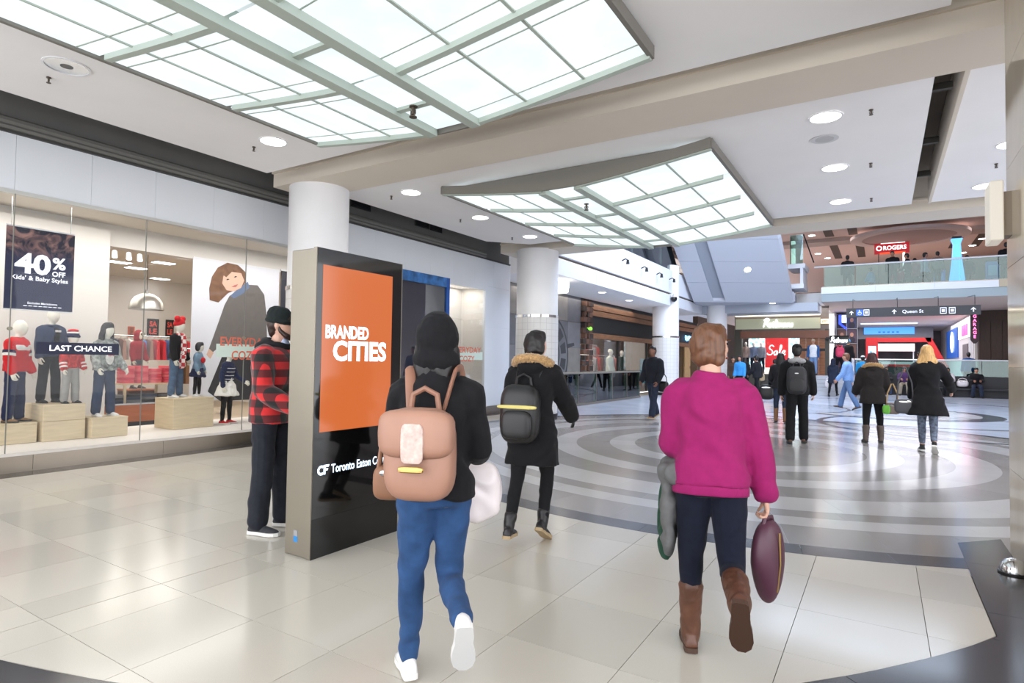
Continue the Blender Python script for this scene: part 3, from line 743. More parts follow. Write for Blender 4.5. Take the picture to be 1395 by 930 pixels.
# escalator well railing, and the escalator running down behind it
t = empty('glass_railing', (-7.9, 18.4, 0), 0, 'low green-glass railing around the escalator well behind fur-hooded woman', 'railing')
for k in range(5): MB().box((-.012, -3.3 + k * 1.36, .06), (.012, -3.3 + k * 1.36 + 1.33, .98)).build('pane', RAILGLASS, t)
for k in range(4): MB().box((-1.2, -3.3, .06), (-1.2 + .001, -3.28, .07)).build('pane_foot', CHROME, t) if False else None
MB().box((-.04, -3.32, 0.002), (.04, 3.5, .07)).build('base_shoe', STEEL, t); MB().tube([(0, -3.3, 1.0), (0, 3.5, 1.0)], .035, 8).build('handrail', STEEL, t)
for k in range(6): MB().box((-.02, -3.32 + k * 1.36, .06), (.02, -3.29 + k * 1.36, .99)).build('post', STEEL, t)
for i, x in enumerate((-8.35, -9.1)):
    t = empty('escalator', (x, 18.5, 0), 0, ['escalator balustrade sloping down just behind the glass railing', 'escalator balustrade sloping down on the far side of the well'][i], 'escalator', 'escalator in the floor well')
    pts = [(0, 2.9, .95), (0, 1.9, .97), (0, .9, .78), (0, -.5, .25), (0, -1.1, .05)]
    MB().tube(pts, .045, 8).build('handrail', BLACK, t)
    mb = MB(); mb.rings([[(d, 2.9, .02), (d, 2.9, .9), (d, 1.9, .92), (d, .9, .73), (d, -.5, .2), (d, -.9, .02)] for d in (-.012, .012)]); mb.build('glass_side', RAILGLASS, t)
    MB().extr([(-.06, 2.9, .004), (-.06, 2.9, .5), (-.06, 1.7, .5), (-.06, -.9, .04), (-.06, -.95, .004)], (.12, 0, 0)).build('skirt', mat('pale_steel', (196, 206, 206), .35, .3), t)
    MB().extr([(.1, 2.9, .004), (.1, 2.9, .06), (.1, .3, .06), (.1, .3, .004)], (.45, 0, 0)).build('step_deck', BLACK, t) if i == 1 else None

# camera dome
t = empty('camera_dome', (-7.26, 24.24, 3.98), 0, 'dark security camera dome on the tall white column', 'camera')
MB().tube([(0, .06, .2), (0, -.12, .2), (0, -.12, .05)], .03, 8).build('bracket', TRIMW, t); MB().lathe([(.12, .06), (.13, 0), (.12, -.06), (.07, -.12), (0.01, -.14)], c=(0, -.12, 0), n=18).build('dome', BLACKG, t, smooth=True)

# ------------------------------------------------------------------ the rising escalator seen from below
P0, P1, dv = V((-7.2, 26.9, 4.1)), V((-3.3, 29.0, 4.1)), V((-.105, -3.05, 2.25))
E1 = mat('escalator_soffit', (180, 184, 194), .55)
t = empty('rising_escalator', (-5.25, 27.9, 4.1), 0, 'white underside of a rising escalator above the concourse', 'escalator')
o_ = V((-5.25, 27.9, 4.1))
ax = (P1 - P0); nrm = ax.cross(dv).normalized(); nrm = -nrm if nrm.z < 0 else nrm
def ep(u, v_, h): return P0 + ax * u + dv * v_ + nrm * h - o_
for a, b, nm in ((0.0, .2, 'soffit_panel'), (.32, 1.0, 'soffit_panel')):
    for k in range(5):
        v0, v1 = k * .34, (k + 1) * .34 - .004
        e = .035 if b == 1.0 else 0
        prof = [(a, 0), (b - e, 0), (b, .12), (b, .35), (a, .35)] if e else [(a, 0), (b, 0), (b, .3), (a, .3)]
        mb = MB(); mb.rings([[ep(u, v_, h) for u, h in prof] for v_ in (v0, v1)]); mb.build(nm, E1, t)
mb = MB(); mb.rings([[ep(u, v_, h) for u, h in ((.2, .14), (.32, .14), (.32, .3), (.2, .3))] for v_ in (0.02, 1.7)]); mb.build('trough', mat('trough_grey', (150, 156, 166), .6), t)
mb = MB(); mb.rings([[ep(u, v_, h) for u, h in ((.92, .3), (1.0, .3), (1.0, .8), (.92, .8))] for v_ in (.3, 1.7)]); mb.build('side_wall', FASW, t)
mb = MB(); mb.rings([[ep(u, v_, h) for u, h in ((.955, .8), (.965, .8), (.965, 1.6), (.955, 1.6))] for v_ in (.2, 1.7)]); mb.build('glass_side', RAILGLASS, t)
mb = MB(); mb.tube([ep(.96, .1, 1.65), ep(.96, 1.7, 1.65)], .05, 8); mb.build('handrail', BLACK, t)
mb = MB(); mb.extr([P0 - o_, P1 - o_, P1 + V((-.1, 1.6, 0)) - o_, P0 + V((-1.0, 3.6, 0)) - o_], (0, 0, .5)); mb.build('landing_soffit', E1, t, bevel=.06)
MB().extr([V((-7.4, 29.2, 3.72)) - o_, V((-2.4, 29.2, 3.72)) - o_, V((-2.4, 31.0, 3.72)) - o_, V((-7.4, 31.0, 3.72)) - o_], (0, 0, .38)).build('landing_beam', mat('fascia_blue_grey', (170, 176, 186), .6), t)
mb = MB(); q = ep(.62, .55, -.012); mb.tube([q, q + nrm * .02], .13, 20); mb.build('lamp_lens', LAMP, t)
mb = MB(); mb.cyl((P1.x - .9 - o_.x, P1.y - .1 - o_.y), .12, -.012, -.002, 20); mb.build('lamp_lens', LAMP, t)
# newel block with a glass side above the landing
t = empty('glass_newel', (-3.1, 29.3, 4.75), 0, 'glass sided escalator landing block left of the bridge', 'railing')
MB().box((-.5, -.2, 0), (.15, 1.6, .2)).build('base_block', FASW, t); MB().box((-.5, -.2, .9), (.2, 1.6, 1.1)).build('ledge', FASW, t)
MB().box((-.4, -.2, 1.1), (-.37, 1.5, 2.4)).build('pane', RAILGLASS, t); MB().box((-.37, -.2, 1.1), (.12, -.17, 2.4)).build('pane', RAILGLASS, t); MB().box((.0, -.18, .2), (.12, 1.5, .9)).build('side_panel', FASW, t)
MB().tube([(.14, -.18, 2.4), (.55, -.18, 1.1)], .03, 6).build('stair_rail', BLACK, t)

# ------------------------------------------------------------------ bridge and upper level
BLW = mat('bridge_white', (222, 226, 232), .5)
br = struct(MB().box((-2.3, 29.7, 4.15), (8, 64, 4.7)).build('floor', mat('under_bridge', (196, 180, 172), .8)), 'bridge slab with its white front edge')
struct(MB().box((-7.5, 31.0, 4.15), (-2.3, 64, 4.7)).build('floor', CEIL), 'slab over the sale storefront')
for k in range(5): MB().box((-2.3 + k * 2.06, 29.62, 4.5), (-2.3 + (k + 1) * 2.06 - .006, 29.7, 4.78)).build('edge_panel', BLW if k < 3 else STEEL, br)
MB().box((-2.3, 29.66, 4.15), (8, 29.7, 4.5)).build('lower_fascia', mat('fascia_teal_grey', (156, 170, 176), .6), br)
t = empty('glass_balustrade', (1.0, 29.8, 4.78), 0, 'glass balustrade along the upper bridge with a bright top rail', 'railing')
for k in range(7): MB().box((-3.2 + k * 1.22, -.01, .0), (-3.2 + k * 1.22 + 1.2, .01, .93)).build('pane', RAILGLASS, t)
MB().tube([(-3.6, 0, .96), (5.4, 0, .96)], .035, 8).build('handrail', mat('rail_bright', (232, 236, 240), .3, .3), t)
MB().box((-3.3, -.03, -.0), (5.4, .03, .05)).build('base_shoe', STEEL, t)
UP = mat('upper_ceiling', (212, 188, 180), .8)
uc = struct(MB().box((-15, 12, 8.3), (9, 66, 8.5)).build('ceiling', UP), 'pinkish upper level ceiling with slots and a round dome')
SLOT = mat('slot_dark', (84, 72, 66), .8)
for x0, y0, y1 in ((-2.6, 33, 36.2), (-1.5, 33, 36.2), (-2.6, 38.2, 44), (-1.3, 38.2, 44), (3.3, 37.5, 43), (4.3, 38, 43), (3.6, 30, 34), (4.6, 30, 34)):
    MB().box((x0, y0, 8.285), (x0 + .42, y1, 8.301)).build('slot', SLOT, uc)
MB().box((-8, 36.6, 8.1), (8, 37.9, 8.3)).build('downstand', mat('upper_beam', (178, 162, 156), .8), uc)
mb = MB(); mb.lathe([(2.6, 8.1), (2.6, 7.95), (2.3, 7.92), (2.05, 7.95), (2.05, 8.1)], n=48, cap=False); mb2 = mb
mb2.build('dome_ring', mat('dome_ring', (206, 190, 186), .7), uc, smooth=True, loc=(1.15, 36.6, 0))
MB().cyl((0, 0), 2.05, 8.0, 8.05, 40).build('dome_disc', mat('dome_disc', (170, 150, 146), .8), uc, loc=(1.15, 36.6, 0))
for i, (x, y) in enumerate([(-3.5, 33.2), (-3.2, 35.4), (-3.4, 41.5), (-3.0, 43.5), (4.4, 35.0), (4.6, 40.5), (4.4, 42.5), (4.2, 45)]):
    t = empty('downlight', (x, y, 8.3), 0, ['leftmost small upper ceiling downlight above the escalator glass', 'small upper ceiling downlight second from the escalator glass', 'small downlight low on the pink ceiling left of the dark slots', 'farther small downlight on the pink ceiling left of the slots',
        'upper level downlight nearest the marble pier', 'upper downlight right of the blue light pylon, first', 'upper downlight right of the blue light pylon, second', 'upper downlight right of the blue light pylon, lowest'][i], 'downlight', 'small downlights of the upper level')
    MB().cyl((0, 0), .16, -.03, -.002, 16).build('lens', LAMP, t); MB().cyl((0, 0), .2, -.012, -.001, 16).build('trim_ring', TRIMW, t)
struct(MB().box((-15, 64, -.1), (9, 64.2, 8.4)).build('wall_far', mat('far_wall', (150, 140, 140), .8)), 'far end wall of the mall')
struct(MB().box((-15.2, 13, 3.7), (-15, 66, 8.4)).build('wall_gallery', mat('gallery_wall', (168, 182, 204), .8)), 'gallery wall above, coloured with the blue light on it')  # blue light on this wall is put into its base colour
struct(MB().box((8.2, 13, -.1), (8.4, 66, 8.4)).build('wall_right', mat('right_wall', (150, 136, 130), .8)), 'right side wall of the mall')
# upper level signs
t = empty('shop_sign', (.45, 38, 4.75), 0, 'red lit ROGERS sign on a post on the upper level', 'sign')
RG = mat('rogers_red', (150, 20, 34), .4, emit=(176, 26, 40), estr=.5); WL = mat('white_letters', (250, 245, 245), .4, emit=(255, 240, 240), estr=1.4)
sb = MB().box((-.8, -.1, 2.68), (.8, .1, 3.22)).build('sign_board', RG, t)
mb = MB(); text(mb, 'ROGERS', (.14, -.11, 2.98), (1, 0, 0), (0, 0, 1), height=.23, width=1.05, bold=.02); n = 20
for i in range(n):
    a, b = 2 * PI * i / n, 2 * PI * (i + 1) / n
    mb.add([(-.58 + r * math.cos(q), -.113, 2.98 + r * math.sin(q)) for r, q in ((.09, a), (.14, a), (.14, b), (.09, b))], [[0, 1, 2, 3]])
mb.build('lettering', WL, sb)
MB().box((-.55, -.11, 2.68), (.62, .11, 2.75)).build('orange_strip', mat('orange_strip', (226, 90, 50), .4, emit=(240, 90, 50), estr=.6), t)
MB().box((-.5, -.1, 3.22), (.6, .1, 3.34)).build('white_cap', WL, t); MB().box((.5, -.08, -.05), (.6, .08, 2.68)).build('post', WL, t); MB().box((-.62, -.03, -.05), (-.58, .03, 2.68)).build('post', BLACK, t)
t = empty('light_pylon', (2.72, 31.5, 4.7), 0, 'tall tapering blue glowing light pylon on the bridge', 'light')
BL = mat('blue_glow', (90, 160, 255), .4, emit=(96, 172, 255), estr=1.1)
MB().rings([[(s * x, s2 * x, z) for s, s2 in ((-1, -1), (1, -1), (1, 1), (-1, 1))] for x, z in ((.29, .05), (.17, 1.2), (.13, 1.9), (.2, 2.12))]).build('lantern', BL, t); MB().box((-.16, -.16, 2.12), (.16, .16, 2.22)).build('cap', BLACK, t); MB().box((-.3, -.3, 0.001), (.3, .3, .05)).build('base', STEEL, t)
for i, (x, y, h) in enumerate(((2.12, 31.7, .85), (3.9, 31.5, 1.05))):
    t = empty('kiosk_box', (x, y, 4.7), 0, ['small blue stand left of the blue light pylon', 'larger blue stand right of the blue light pylon'][i], 'stand', 'blue stands on the bridge')
    MB().box((-.2, -.15, .001), (.2, .15, h)).build('body', mat('kiosk_blue', (30, 110, 190), .4), t); MB().box((-.22, -.17, h), (.22, .17, h + .05)).build('top', BLACK, t); MB().box((-.14, -.156, h * .45), (.14, -.15, h * .85)).build('panel', mat('kiosk_pale', (120, 170, 220), .4), t)

# ------------------------------------------------------------------ sale storefront under the landing
CREAMF = mat('cream_fascia', (186, 186, 158), .5, emit=(226, 228, 190), estr=.06); BROWNB = mat('brown_lintel', (120, 72, 50), .4, var=.15, vscale=2)
st = struct(MB().box((-6.4, 31.7, 2.98), (-2.15, 31.98, 4.15)).build('wall_sale_shop', mat('taupe_head', (120, 110, 104), .7)), 'storefront with cream sign band, brown lintel and lit windows')
MB().box((-6.35, 31.66, 3.08), (-2.5, 31.7, 3.6)).build('sign_band', CREAMF, st); MB().box((-6.35, 31.6, 3.72), (-2.5, 31.7, 3.8)).build('cove_light', mat('cove_glow', (250, 240, 215), .5, emit=(255, 244, 215), estr=1.5), st)
MB().box((-6.1, 31.6, 2.62), (-2.15, 31.72, 2.98)).build('lintel', BROWNB, st); MB().box((-6.4, 31.64, .85), (-6.05, 31.98, 3.05)).build('jamb', mat('olive_jamb', (70, 66, 56), .6), st); MB().box((-2.3, 31.66, .85), (-2.14, 31.98, 3.05)).build('jamb', MATS['olive_jamb'], st)
for k in range(4): MB().box((-3.4 + k * .28, 31.7, .85), (-3.4 + (k + 1) * .28 - .006, 31.74, 2.62)).build('panel', mat('amber_wood', (132, 78, 40), .4, var=.25, vscale=3, stretch=(1, 1, 6)), st)
MB().box((-3.4, 31.695, 2.0), (-2.3, 31.7, 2.12)).build('dark_rail', BLACK, st)
MB().box((-6.05, 31.75, .86), (-3.42, 31.77, 2.62)).build('pane', WINGLASS, st)
struct(MB().box((-6.4, 35.5, .85), (-2.15, 35.6, 4.15)).build('wall_sale_rear', mat('lit_rear', (236, 232, 226), .6)), 'bright rear wall inside sale shop')
area('sale_lamp', (-4.6, 33, 4.0), (3.2, 2), 90, (1, .97, .93))
mb = MB(); script(mb, 'Reitmans', (-4.35, 31.655, 3.38), (1, 0, 0), (0, 0, 1), 1.35, .42, .024)
tag(mb.build('neon_sign', mat('neon_white', (240, 246, 255), .4, emit=(230, 242, 255), estr=2.2)), 'white neon script sign reading Reitmans on the cream band', 'sign')
t = empty('sale_banner', (-4.6, 33.0, .86), 0, 'red hanging banner with Sale in white script in window', 'banner')
MB().box((-.55, -.01, .3), (.55, .01, 2.05)).build('cloth', mat('sale_red', (206, 34, 40), .5, emit=(206, 34, 40), estr=.25), t)
mb = MB(); script(mb, 'Sale', (-.02, -.012, 1.2), (1, 0, 0), (0, 0, 1), .85, .5, .022); mb.build('lettering', WL, t)
MB().box((-.56, -.015, 2.05), (.56, .015, 2.08)).build('hanging_bar', CHROME, t); MB().box((-.06, -.02, 0), (.06, .02, .3)).build('stand', CHROME, t)
def mosaic(name, x0, x1, label):
    t = empty(name, ((x0 + x1) / 2, 33.2, .86), 0, label, 'panel', 'lit patterned panels in the sale window')
    mm = mat('mosaic_lit', (160, 200, 200), .4)
    nt, b = nodes_of(mm)
    if not nt.nodes.get('vor'):
        tc = nt.nodes.new('ShaderNodeTexCoord'); vo = nt.nodes.new('ShaderNodeTexVoronoi'); vo.name = 'vor'; vo.inputs['Scale'].default_value = 9
        rr = nt.nodes.new('ShaderNodeValToRGB'); rr.color_ramp.elements[0].color = (.25, .55, .62, 1); rr.color_ramp.elements[1].color = (.95, 1, 1, 1); rr.color_ramp.elements[0].position = .35; rr.color_ramp.elements[1].position = .6
        nt.links.new(tc.outputs['Object'], vo.inputs['Vector']); nt.links.new(vo.outputs['Color'], rr.inputs[0]); nt.links.new(rr.outputs[0], b.inputs['Emission Color']); b.inputs['Emission Strength'].default_value = .8; nt.links.new(rr.outputs[0], b.inputs['Base Color'])
    h = (x1 - x0) / 2
    MB().box((-h, 0, .1), (h, .03, 2.06)).build('lit_face', mm, t); MB().box((-h, -.01, 0.002), (h, .05, .1)).build('foot', TRIMW, t)
mosaic('lit_panel', -6.0, -5.2, 'pale lit mosaic panel left of the red banner'); mosaic('lit_panel', -4.0, -3.42, 'pale lit mosaic panel right of the red banner')
struct(MB().box((-6.05, 31.8, -.01), (-3.4, 35.5, .85)).build('floor', SHOPW), 'display floor of the sale window')
MB().box((-6.4, 31.66, 0), (-3.36, 31.76, .85)).build('stall_riser', MATS['olive_jamb'], st)
struct(MB().box((-1.0, 33.9, -.01), (8, 58, .3)).build('floor', FLOORFAR), 'raised far hall floor behind the bench')
# raised platform and steps
struct(MB().box((-3.35, 31.0, -.01), (-1.25, 37, .85)).build('floor', FLOORFAR), 'raised floor in front of the sale shop')
stp = struct(MB().box((-3.4, 30.98, 0), (-1.2, 31.0, .1)).build('floor', GROUT), 'flight of pale steps up to sale shop')
for k in range(5): MB().box((-3.4, 29.5 + k * .3, .17 * k + .002), (-1.2, 30.98, .17 * (k + 1) - .004)).build('step', mat('step_stone', (186, 188, 194), .5), stp)
t = empty('step_rail', (-1.1, 30.3, 0), 0, 'white railing beside the pale steps', 'railing')
for k in range(4): MB().box((-.02 + .0, -1.0 + k * .6, .002), (.02, -.97 + k * .6, 1.6)).build('post', FASW, t)
for k in range(3): MB().box((-.015, -1.0, .5 + k * .5), (.015, .83, .54 + k * .5)).build('rail', FASW, t)
# little sign, exit sign
t = empty('blade_sign', (-2.05, 31.5, 2.6), 0, 'small dark blade sign with blue-white script beside the brown lintel', 'sign')
MB().box((-.05, -.05, -.25), (.75, .05, .12)).build('sign_board', BLACKG, t); mb = MB(); script(mb, 'Reitmans', (.35, -.05, -.07), (1, 0, 0), (0, 0, 1), .68, .24, .015); mb.build('lettering', MATS['neon_white'], t); MB().box((-.2, -.02, -.05), (-.05, .24, .05)).build('bracket', BLACK, t)
t = empty('exit_sign', (-2.3, 31.55, 3.4), 0, 'small lit exit sign right of the cream sign band', 'sign')
MB().box((-.17, -.04, -.1), (.17, .04, .12)).build('case', mat('exit_case', (240, 214, 180), .5, emit=(255, 220, 180), estr=.8), t); mb = MB(); text(mb, 'EXIT', (0, -.045, .01), (1, 0, 0), (0, 0, 1), width=.24, height=.11, bold=.02); mb.build('lettering', mat('exit_red', (200, 50, 30), .5, emit=(220, 50, 30), estr=.8), t); MB().box((-.02, .04, -.02), (.02, .15, .02)).build('mount', BLACK, t)
# portrait grid shop
lt_ = struct(MB().box((-2.1, 36.2, .85), (-1.1, 36.3, 4.15)).build('wall_portraits', mat('ink_wall', (28, 26, 34), .6)), 'dark shop wall hung with a grid of portrait prints')
for i in range(2):
    for j in range(4):
        t = empty('portrait_print', (-1.83 + i * .46, 36.175, .98 + j * .78), 0, '%s portrait print in the %s row of the dark wall grid' % (['left', 'right'][i], ['lowest', 'second lowest', 'second highest', 'top'][j]), 'print', 'portrait prints on the dark wall')
        MB().box((-.2, -.01, 0), (.2, .0, .7)).build('backing', mat('print_%d' % ((i + j) % 3), [(74, 54, 70), (52, 60, 98), (96, 66, 58)][(i + j) % 3], .5), t)
        MB().blob((0, -.012, .42), (.085, .01, .12), nu=10, nv=6).build('face_print', mat('print_skin', (176, 128, 108), .6), t); MB().blob((0, -.011, .14), (.16, .008, .17), nu=10, nv=6).build('shoulder_print', mat('print_dark', (40, 36, 52), .6), t)
mb = MB()
for x in (-2.08, -1.6, -1.12): mb.box((x - .015, 36.1, .86), (x + .015, 36.16, 4.1))
for z in (.92, 1.7, 2.48, 3.26, 4.04): mb.box((-2.1, 36.1, z), (-1.1, 36.16, z + .03))
mb.build('lattice', mat('lattice_steel', (150, 150, 160), .4, .6), lt_)
t = empty('blue_blade', (-1.95, 35.6, 3.62), 0, 'bright blue angular projecting sign above the portrait prints', 'sign')
MB().extr([(0, 0, .35), (.12, 0, .35), (.12, 0, -.1), (.35, 0, -.3), (.35, 0, -.42), (0, 0, -.12)], (0, .12, 0)).build('blue_edge', mat('blue_edge', (20, 50, 220), .4, emit=(30, 60, 255), estr=1.2), t)
MB().box((.14, .02, -.05), (.36, .1, .35)).build('pale_face', mat('pale_face', (170, 200, 255), .4, emit=(170, 200, 255), estr=.9), t); MB().box((.02, .12, .0), (.08, .6, .1)).build('bracket', BLACK, t)

# ------------------------------------------------------------------ atrium bench wall, hanging sign, far hall
DK = mat('bench_black', (40, 40, 44), .5)
t = empty('stone_bench', (1.8, 33.3, 0), 0, 'long black bench wall topped with glass where shoppers sit', 'bench')
MB().box((-2.9, 0, .004), (5.2, .3, .92)).build('back_wall', DK, t); MB().box((-2.9, -.5, .33), (5.2, 0, .4)).build('seat', DK, t); MB().box((-2.9, -.25, .004), (5.2, 0, .33)).build('seat_base', DK, t)
for k in range(5): MB().box((-2.9 + k * 1.62, .12, .92), (-2.9 + (k + 1) * 1.62 - .02, .14, 1.62)).build('pane', RAILGLASS, t)
MB().tube([(-3.1, .13, 1.64), (5.2, .13, 1.64)], .03, 8).build('handrail', MATS['rail_bright'], t)
t = empty('direction_sign', (.9, 27.5, 3.9), 0, 'long black hanging direction sign reading Queen St', 'sign')
MB().box((-2.13, -.06, -.62), (2.17, .06, -.26)).build('sign_board', mat('sign_black', (34, 36, 42), .4), t)
for x in (-1.9, -.4, .9, 2.0): MB().tube([(x, 0, -.26), (x, .0, .1), (x, 2.17, .25)], .012, 6).build('hanger_rod', BLACK, t)
SW = mat('sign_white', (214, 216, 222), .5, emit=(214, 216, 222), estr=.25); mb = MB()
text(mb, 'Queen St', (.1, -.065, -.45), (1, 0, 0), (0, 0, 1), height=.15, bold=.01)
def arrow(mb, x, z, s): mb.add([(x + a * s, -.065, z + b * s) for a, b in ((-.5, 0), (0, .55), (.5, 0), (.28, 0), (0, .28), (-.28, 0))], [[0, 1, 4, 5], [1, 2, 3, 4]]); mb.add([(x + a * s, -.065, z + b * s) for a, b in ((-.1, -.5), (.1, -.5), (.1, .3), (-.1, .3))], [[0, 1, 2, 3]])
arrow(mb, -1.95, -.45, .16); arrow(mb, -.5, -.44, .17); arrow(mb, 1.95, -.43, .17); mb.build('lettering', SW, t)
mb = MB()
for x in (-1.43, 1.05, 1.32):
    for a, b in (((-.1, -.12), (.1, -.09)), ((-.1, .09), (.1, .12)), ((-.1, -.12), (-.08, .12)), ((.08, -.12), (.1, .12)), ((-.05, -.05), (.05, .05))): mb.box((x + a[0], -.066, -.44 + a[1]), (x + b[0], -.062, -.44 + b[1]))
mb.build('pictograms', SW, t); MB().box((-1.78, -.066, -.56), (-1.55, -.06, -.32)).build('blue_pictogram', mat('sign_blue', (40, 90, 190), .5, emit=(40, 90, 190), estr=.3), t)
mb = MB(); mb.tube([(-1.665 + .06 * math.cos(a * .5), -.068, -.47 + .06 * math.sin(a * .5)) for a in range(13)], .01, 5, closed=True); mb.box((-1.69, -.07, -.46), (-1.66, -.062, -.38)); mb.box((-1.69, -.07, -.36), (-1.655, -.062, -.335)); mb.build('lettering', SW, t)
# far hall
t = empty('video_banner', (.45, 51, 3.62), 0, 'wide blue glowing video banner across the far hall', 'screen')
SCB = mat('video_blue', (60, 130, 230), .4, emit=(74, 146, 240), estr=.85)
MB().box((-1.6, 0, 0), (1.5, .1, .5)).build('screen', SCB, t); mb = MB(); [mb.box((-.7 + k * .28, -.01, .1), (-.55 + k * .28, -.002, .2)) for k in range(5)]; mb.build('screen_text', mat('video_deep', (30, 80, 180), .4, emit=(40, 96, 200), estr=.6), t); MB().box((-2.3, .1, -.35), (2.6, .2, .5)).build('bulkhead', mat('grey_bulkhead', (126, 120, 120), .7), t)
t = empty('light_strip', (.0, 45.5, 4.12), 0, 'bright blue-white strip light behind the hanging sign', 'ceiling light')
MB().box((-1.2, -.15, -.08), (1.9, .15, -.02)).build('diffuser', mat('strip_glow', (190, 225, 255), .4, emit=(180, 222, 255), estr=1.6), t); MB().box((-1.25, -.2, -.02), (1.95, .2, .02)).build('housing', TRIMW, t)
t = empty('red_kiosk', (.9, 42, .302), 0, 'red framed market kiosk with a sloping right leg', 'kiosk')
RD = mat('kiosk_red', (214, 38, 40), .4)
MB().box((-1.75, -.2, .004), (-1.12, .2, 2.72)).build('end_panel', RD, t); MB().box((-1.12, -.15, 2.45), (1.5, .15, 2.7)).build('top_beam', RD, t)
MB().extr([(1.2, -.15, 2.7), (1.5, -.15, 2.7), (2.35, -.15, .9), (2.05, -.15, .9)], (0, .3, 0)).build('sloping_leg', RD, t); MB().box((-1.12, -.18, .004), (2.3, .18, 1.0)).build('counter', mat('counter_dark', (70, 60, 60), .5), t)
MB().box((-1.12, -.2, 1.0), (2.3, .2, 1.12)).build('counter_top', RD, t); MB().box((-1.62, -.215, 1.4), (-1.22, -.2, 2.2)).build('screen', mat('map_screen', (200, 225, 255), .4, emit=(200, 226, 255), estr=.9), t); MB().box((-1.55, -.22, 1.8), (-1.43, -.215, 1.9)).build('screen_icon', SCB, t)
hall = struct(MB().box((-2.2, 58, 0), (4, 58.1, 4.15)).build('wall_hall_end', mat('hall_end', (120, 112, 112), .8, var=.2, vscale=1)), 'dim end wall of the far hall')
t = empty('far_counter', (.6, 47, .3), 0, 'pale lit shop counter behind the red kiosk', 'counter')
MB().box((-1.4, -.3, .004), (1.6, .3, 1.3)).build('body', mat('counter_pale', (200, 190, 184), .5), t); MB().box((-1.0, -.32, 2.0), (1.2, .2, 2.5)).build('header', mat('header_lit', (220, 200, 190), .5, emit=(230, 210, 200), estr=.4), t)
for x in (-.95, 1.1): MB().box((x, -.05, 1.3), (x + .06, .05, 2.0)).build('post', TRIMW, t)
# right side shops
rs = struct(MB().box((3.95, 37.6, 0), (4.05, 60, 4.15)).build('wall_shops', mat('pale_shop_wall', (214, 206, 200), .6)), 'row of shopfronts along right side of the far hall')
MB().box((3.88, 37.7, 2.95), (3.95, 44.5, 3.8)).build('sign_band', mat('white_band', (240, 236, 236), .5, emit=(250, 240, 245), estr=.5), rs); MB().box((3.9, 40.2, .02), (3.95, 42.5, 2.6)).build('doorway', mat('doorway_dim', (110, 100, 100), .5), rs)
for y in (38.0, 38.9, 39.6): MB().box((3.9, y, .02), (3.95, y + .08, 2.9)).build('mullion', TRIMW, rs)
MB().box((3.86, 45, 1.9), (3.95, 52, 3.75)).build('blue_front', mat('deep_blue_front', (40, 76, 140), .5, emit=(30, 90, 190), estr=.35), rs)
t = empty('oval_sign', (3.8, 47.4, 2.9), 0, 'white glowing oval sign on the blue shopfront', 'sign')
MB().blob((0, 0, 0), (.04, 1.0, .68), nu=20, nv=10).build('oval_face', mat('oval_glow', (235, 245, 255), .4, emit=(225, 240, 255), estr=1.5), t); MB().box((.02, -.6, -.4), (.06, .6, .4)).build('mount', TRIMW, t)
t = empty('pink_sign', (3.86, 41.0, 3.36), 0, 'pink sign on the white band beside the GARAGE blade', 'sign')
PK = mat('pink_glow', (240, 70, 130), .4, emit=(246, 74, 130), estr=.9)
for k in range(3): MB().box((-.03, -1.2 + k * .85, -.3), (.01, -.55 + k * .85, .3)).build('block_letter', PK, t)
t = empty('garage_sign', (3.86, 36.8, 2.7), 0, 'vertical blade sign reading GARAGE in glowing pink letters', 'sign')
MB().box((-.17, -.06, -.02), (.17, .06, 1.25)).build('sign_board', mat('blade_dark', (50, 22, 34), .4), t); MB().extr([(-.17, -.06, -.02), (.17, -.06, -.02), (.05, -.06, -.2), (-.05, -.06, -.2)], (0, .12, 0)).build('tail', MATS['blade_dark'], t)
mb = MB(); PG = mat('garage_pink', (255, 120, 180), .4, emit=(255, 110, 175), estr=2.0)
for k, ch in enumerate('GARAGE'): text(mb, ch, (0.0, -.065, 1.14 - k * .2), (1, 0, 0), (0, 0, 1), height=.15, bold=.02)
mb.build('lettering', PG, t); MB().box((.1, .06, 1.0), (.16, .82, 1.1)).build('bracket', BLACK, t)
dw = struct(MB().box((4.06, 37.2, 0), (8.2, 37.4, 4.15)).build('wall_dark_wood', WOODD), 'dark wooden storefront at far right beside the pier')
for k in range(9): MB().box((4.08 + k * .45, 37.14, .02), (4.08 + k * .45 + .43, 37.2, 3.6)).build('plank', WOODD, dw)
t = empty('neon_sign', (-9.3, 33.9, 2.72), 0, 'blue neon script sign on the dark storefront past the tall column', 'sign')
mb = MB(); mb.tube([(0, -.85 + .05 * k, (.22 if k in (2, 17) else .12) * math.sin(k * 1.9) + .03 * math.sin(k * .7)) for k in range(35)], .03, 6)
mb.build('lettering', mat('neon_blue', (120, 190, 255), .4, emit=(130, 200, 255), estr=2.2), t); MB().box((-.08, -.6, -.04), (-.02, .6, .04)).build('mount', BLACK, t)
